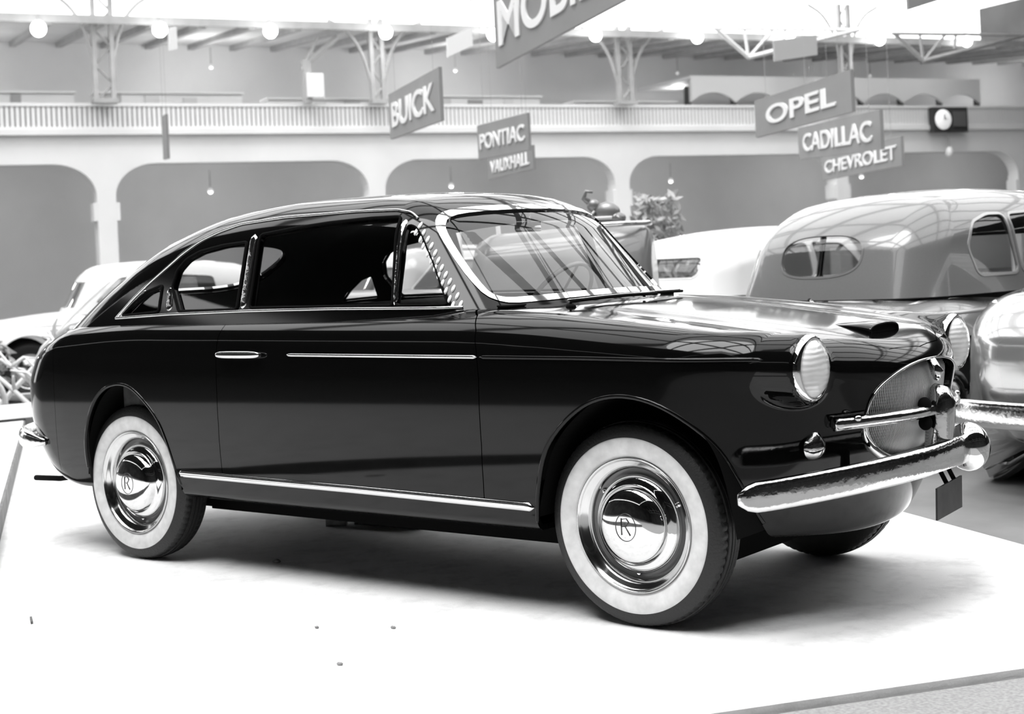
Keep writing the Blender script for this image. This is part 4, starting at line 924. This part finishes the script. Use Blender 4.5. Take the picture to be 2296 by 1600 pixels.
ws.bar((1.05,-.5,1.78),(1.05,.5,1.78),.02,6).bar((1.02,-.5,1.45),(1.02,.5,1.45),.014,6).bar((-.05,.3,1.62),(1.9,.5,1.62),.014,6).bar((1.05,-.5,1.78),(2.6,-.5,1.72),.022,6).bar((1.05,.5,1.78),(2.6,.5,1.72),.022,6); ws.build('screen_frame',WHITEP,vt,True,M=VMx)
for xc in(.1,2.5):
    for sg in(-1,1):
        A=np.eye(4);A[:3,3]=(xc,sg*.68,.42); V_,F_=lathe([(.36,-.03),(.40,-.045),(.42,0),(.40,.045),(.36,.03)],36); tp=mk('wheel',V_,F_,RUBBER,vt,True,M=VMx@A)
        sm=MB()
        for k in range(12): t=2*math.pi*k/12; sm.bar((0,0,0),(.37*math.cos(t),0,.37*math.sin(t)),.014,5)
        sm.add(*blob((0,0,0),(.07,.08,.07),12,8)); sm.build('spokes',CHROMEW,tp,True,M=VMx@A)
MB().box((1.3,0,.5),(3.0,.6,.12)).build('chassis_frame',MATTE,vt,M=VMx)
# ---- bare white branches, planting and kerb at the left
BR=mat('white_painted_branch',.8,.6,noise=.05,nscale=6)
def branchy(lab,base,h,seed,spread,n=7,r=.03):
    rr=random.Random(seed); t=thing('bare_branches',lab,'branches',tuple(base))
    for k in range(n):
        a=rr.uniform(-1,1)*spread; b=rr.uniform(-.3,.3); q=[np.array(base)+RT*rr.uniform(-.3,.3)*spread]
        L_=h*rr.uniform(.6,1.0); dx=a
        for s_ in range(5): 
            q.append(q[-1]+UP*L_/5+RT*dx*L_/5+FW*b*L_/5); dx+=rr.uniform(-.7,.7)
        br=MB().tube(chaikin(q,1,False),np.linspace(r,r*.35,len(chaikin(q,1,False))),6)
        for w_ in range(3):
            s0=q[rr.randint(2,4)]; e=s0+RT*rr.uniform(-.35,.35)+UP*rr.uniform(.05,.3)+FW*rr.uniform(-.1,.1); br.tube([s0,(s0+e)/2+UP*.05,e],[r*.7,r*.5,r*.3],5)
        br.build('branch',BR,t,True)
    return t
gp=at(20,952,14.2); gp[2]=FLOOR
branchy('tall bare white branches at the far left, beyond the rear bumper',gp,1.35,3,.8,6,.036)
gp2=at(110,952,13.9); gp2[2]=FLOOR; branchy('smaller spray of white branches just behind the coupe\'s tail',gp2,1.1,12,.7,4,.030)
kb=at(-40,948,12.6)[:2]; ke=at(330,948,13.4)[:2]; kd=(ke-kb); kr=math.atan2(kd[1],kd[0]); km=(kb+ke)/2
kt=thing('planter_kerb','low grey planter with white top edge behind the coupe\'s tail, left','planter',(km[0],km[1],FLOOR),kr)
m4=np.eye(4); m4[:2,:2]=[[math.cos(kr),-math.sin(kr)],[math.sin(kr),math.cos(kr)]]; m4[:3,3]=(km[0],km[1],FLOOR); LK=float(np.linalg.norm(kd))
o=MB().box((0,0,.12),(LK,.5,.24)).build('planter_side',mat('planter_grey',.22,.8),kt,M=m4); MB().box((0,-.05,.27),(LK+.04,.62,.07)).build('planter_edge',WHITEP,kt,M=m4)
LEAF=mat('pale_leaf',P_LEAF,.7,noise=.12,nscale=5)
def shrub(lab,c,w_,h_,n,seed,name='potted_shrub'):
    t=thing(name,lab,'plant',(c[0],c[1],FLOOR)); rr=np.random.default_rng(seed); m=MB()
    for i in range(n):
        a=rr.uniform(0,2*math.pi); r_=w_*math.sqrt(rr.random()); z=FLOOR+.35+h_*rr.random()**.8; r_*=1-.5*((z-FLOOR-.35)/h_)
        p=np.array([c[0]+r_*math.cos(a),c[1]+r_*math.sin(a),z]); d=rr.normal(size=3); d/=np.linalg.norm(d); e=np.cross(d,rr.normal(size=3)); e/=np.linalg.norm(e); s_=rr.uniform(.05,.11)
        m.add([p-d*s_,p+e*s_*.35,p+d*s_,p-e*s_*.35],[(0,1,2,3)])
    o=m.build('foliage',LEAF,t); o['kind']='stuff'
    V_,F_=lathe([(0,0),(.2,0),(.26,.35),(.22,.36),(0,.33)],20); V_=[(x+c[0],z_+c[1],y+FLOOR) for x,y,z_ in V_]; mk('pot',V_,F_,VG,t)
    st=MB()
    for k in range(5): st.bar((c[0],c[1],FLOOR+.3),(c[0]+rr.uniform(-.3,.3)*w_,c[1]+rr.uniform(-.3,.3)*w_,FLOOR+.35+h_*.7),.015,5)
    st.build('stems',VG,t)
shrub('pale leafy shrub far behind, right of the coupe\'s windscreen',at(1475,560,19),.55,1.75,900,5)
shrub('low pale leafy plant behind the white branches, left',at(-60,800,15.4),.5,.5,320,6)
shrub('low pale plant nearer the coupe\'s tail, left',at(185,800,15.0),.5,.5,350,9)
# ---- small things on the stand
bk=thing('wooden_block','pale block lying under the middle of the black car','block',(.22,.36,0))
o=MB().box((.20,.34,.05),(.10,.16,.10),.6).build('block_body',mat('block_pale',.55,.8,noise=.1,nscale=20),bk)
o=MB().box((.50,.42,.035),(.42,.10,.07),.1).build('block_bar',mat('block_bar_grey',.2,.8),bk)
for (x,y),r_,lab in(((2.07,-1.53),.012,'small dark pebble in front of the car, nearest the camera'),((1.653,-1.225),.009,'tiny pebble on the white floor below the door'),((.636,-.475),.022,'pale chip of stone at the edge of the car shadow'),((1.9,-1.1),.011,'small chip on the floor left of the front wheel')):
    V_,F_=blob((x,y,.004),(r_,r_*.7,r_*.4),10,7); V_=[(a*1.0,b,c_+.0015*math.sin(a*900+b*500)) for a,b,c_ in V_]; o=mk('pebble',V_,F_,mat('pebble_grey',.25,.8,noise=.08,nscale=60)); props(o,lab,'pebble')
o=MB().box((.60,-1.66,.006),(.09,.008,.008),-.55).build('wood_sliver',mat('sliver_dark',.12,.8)); props(o,'thin dark sliver on the white floor at lower left','sliver')
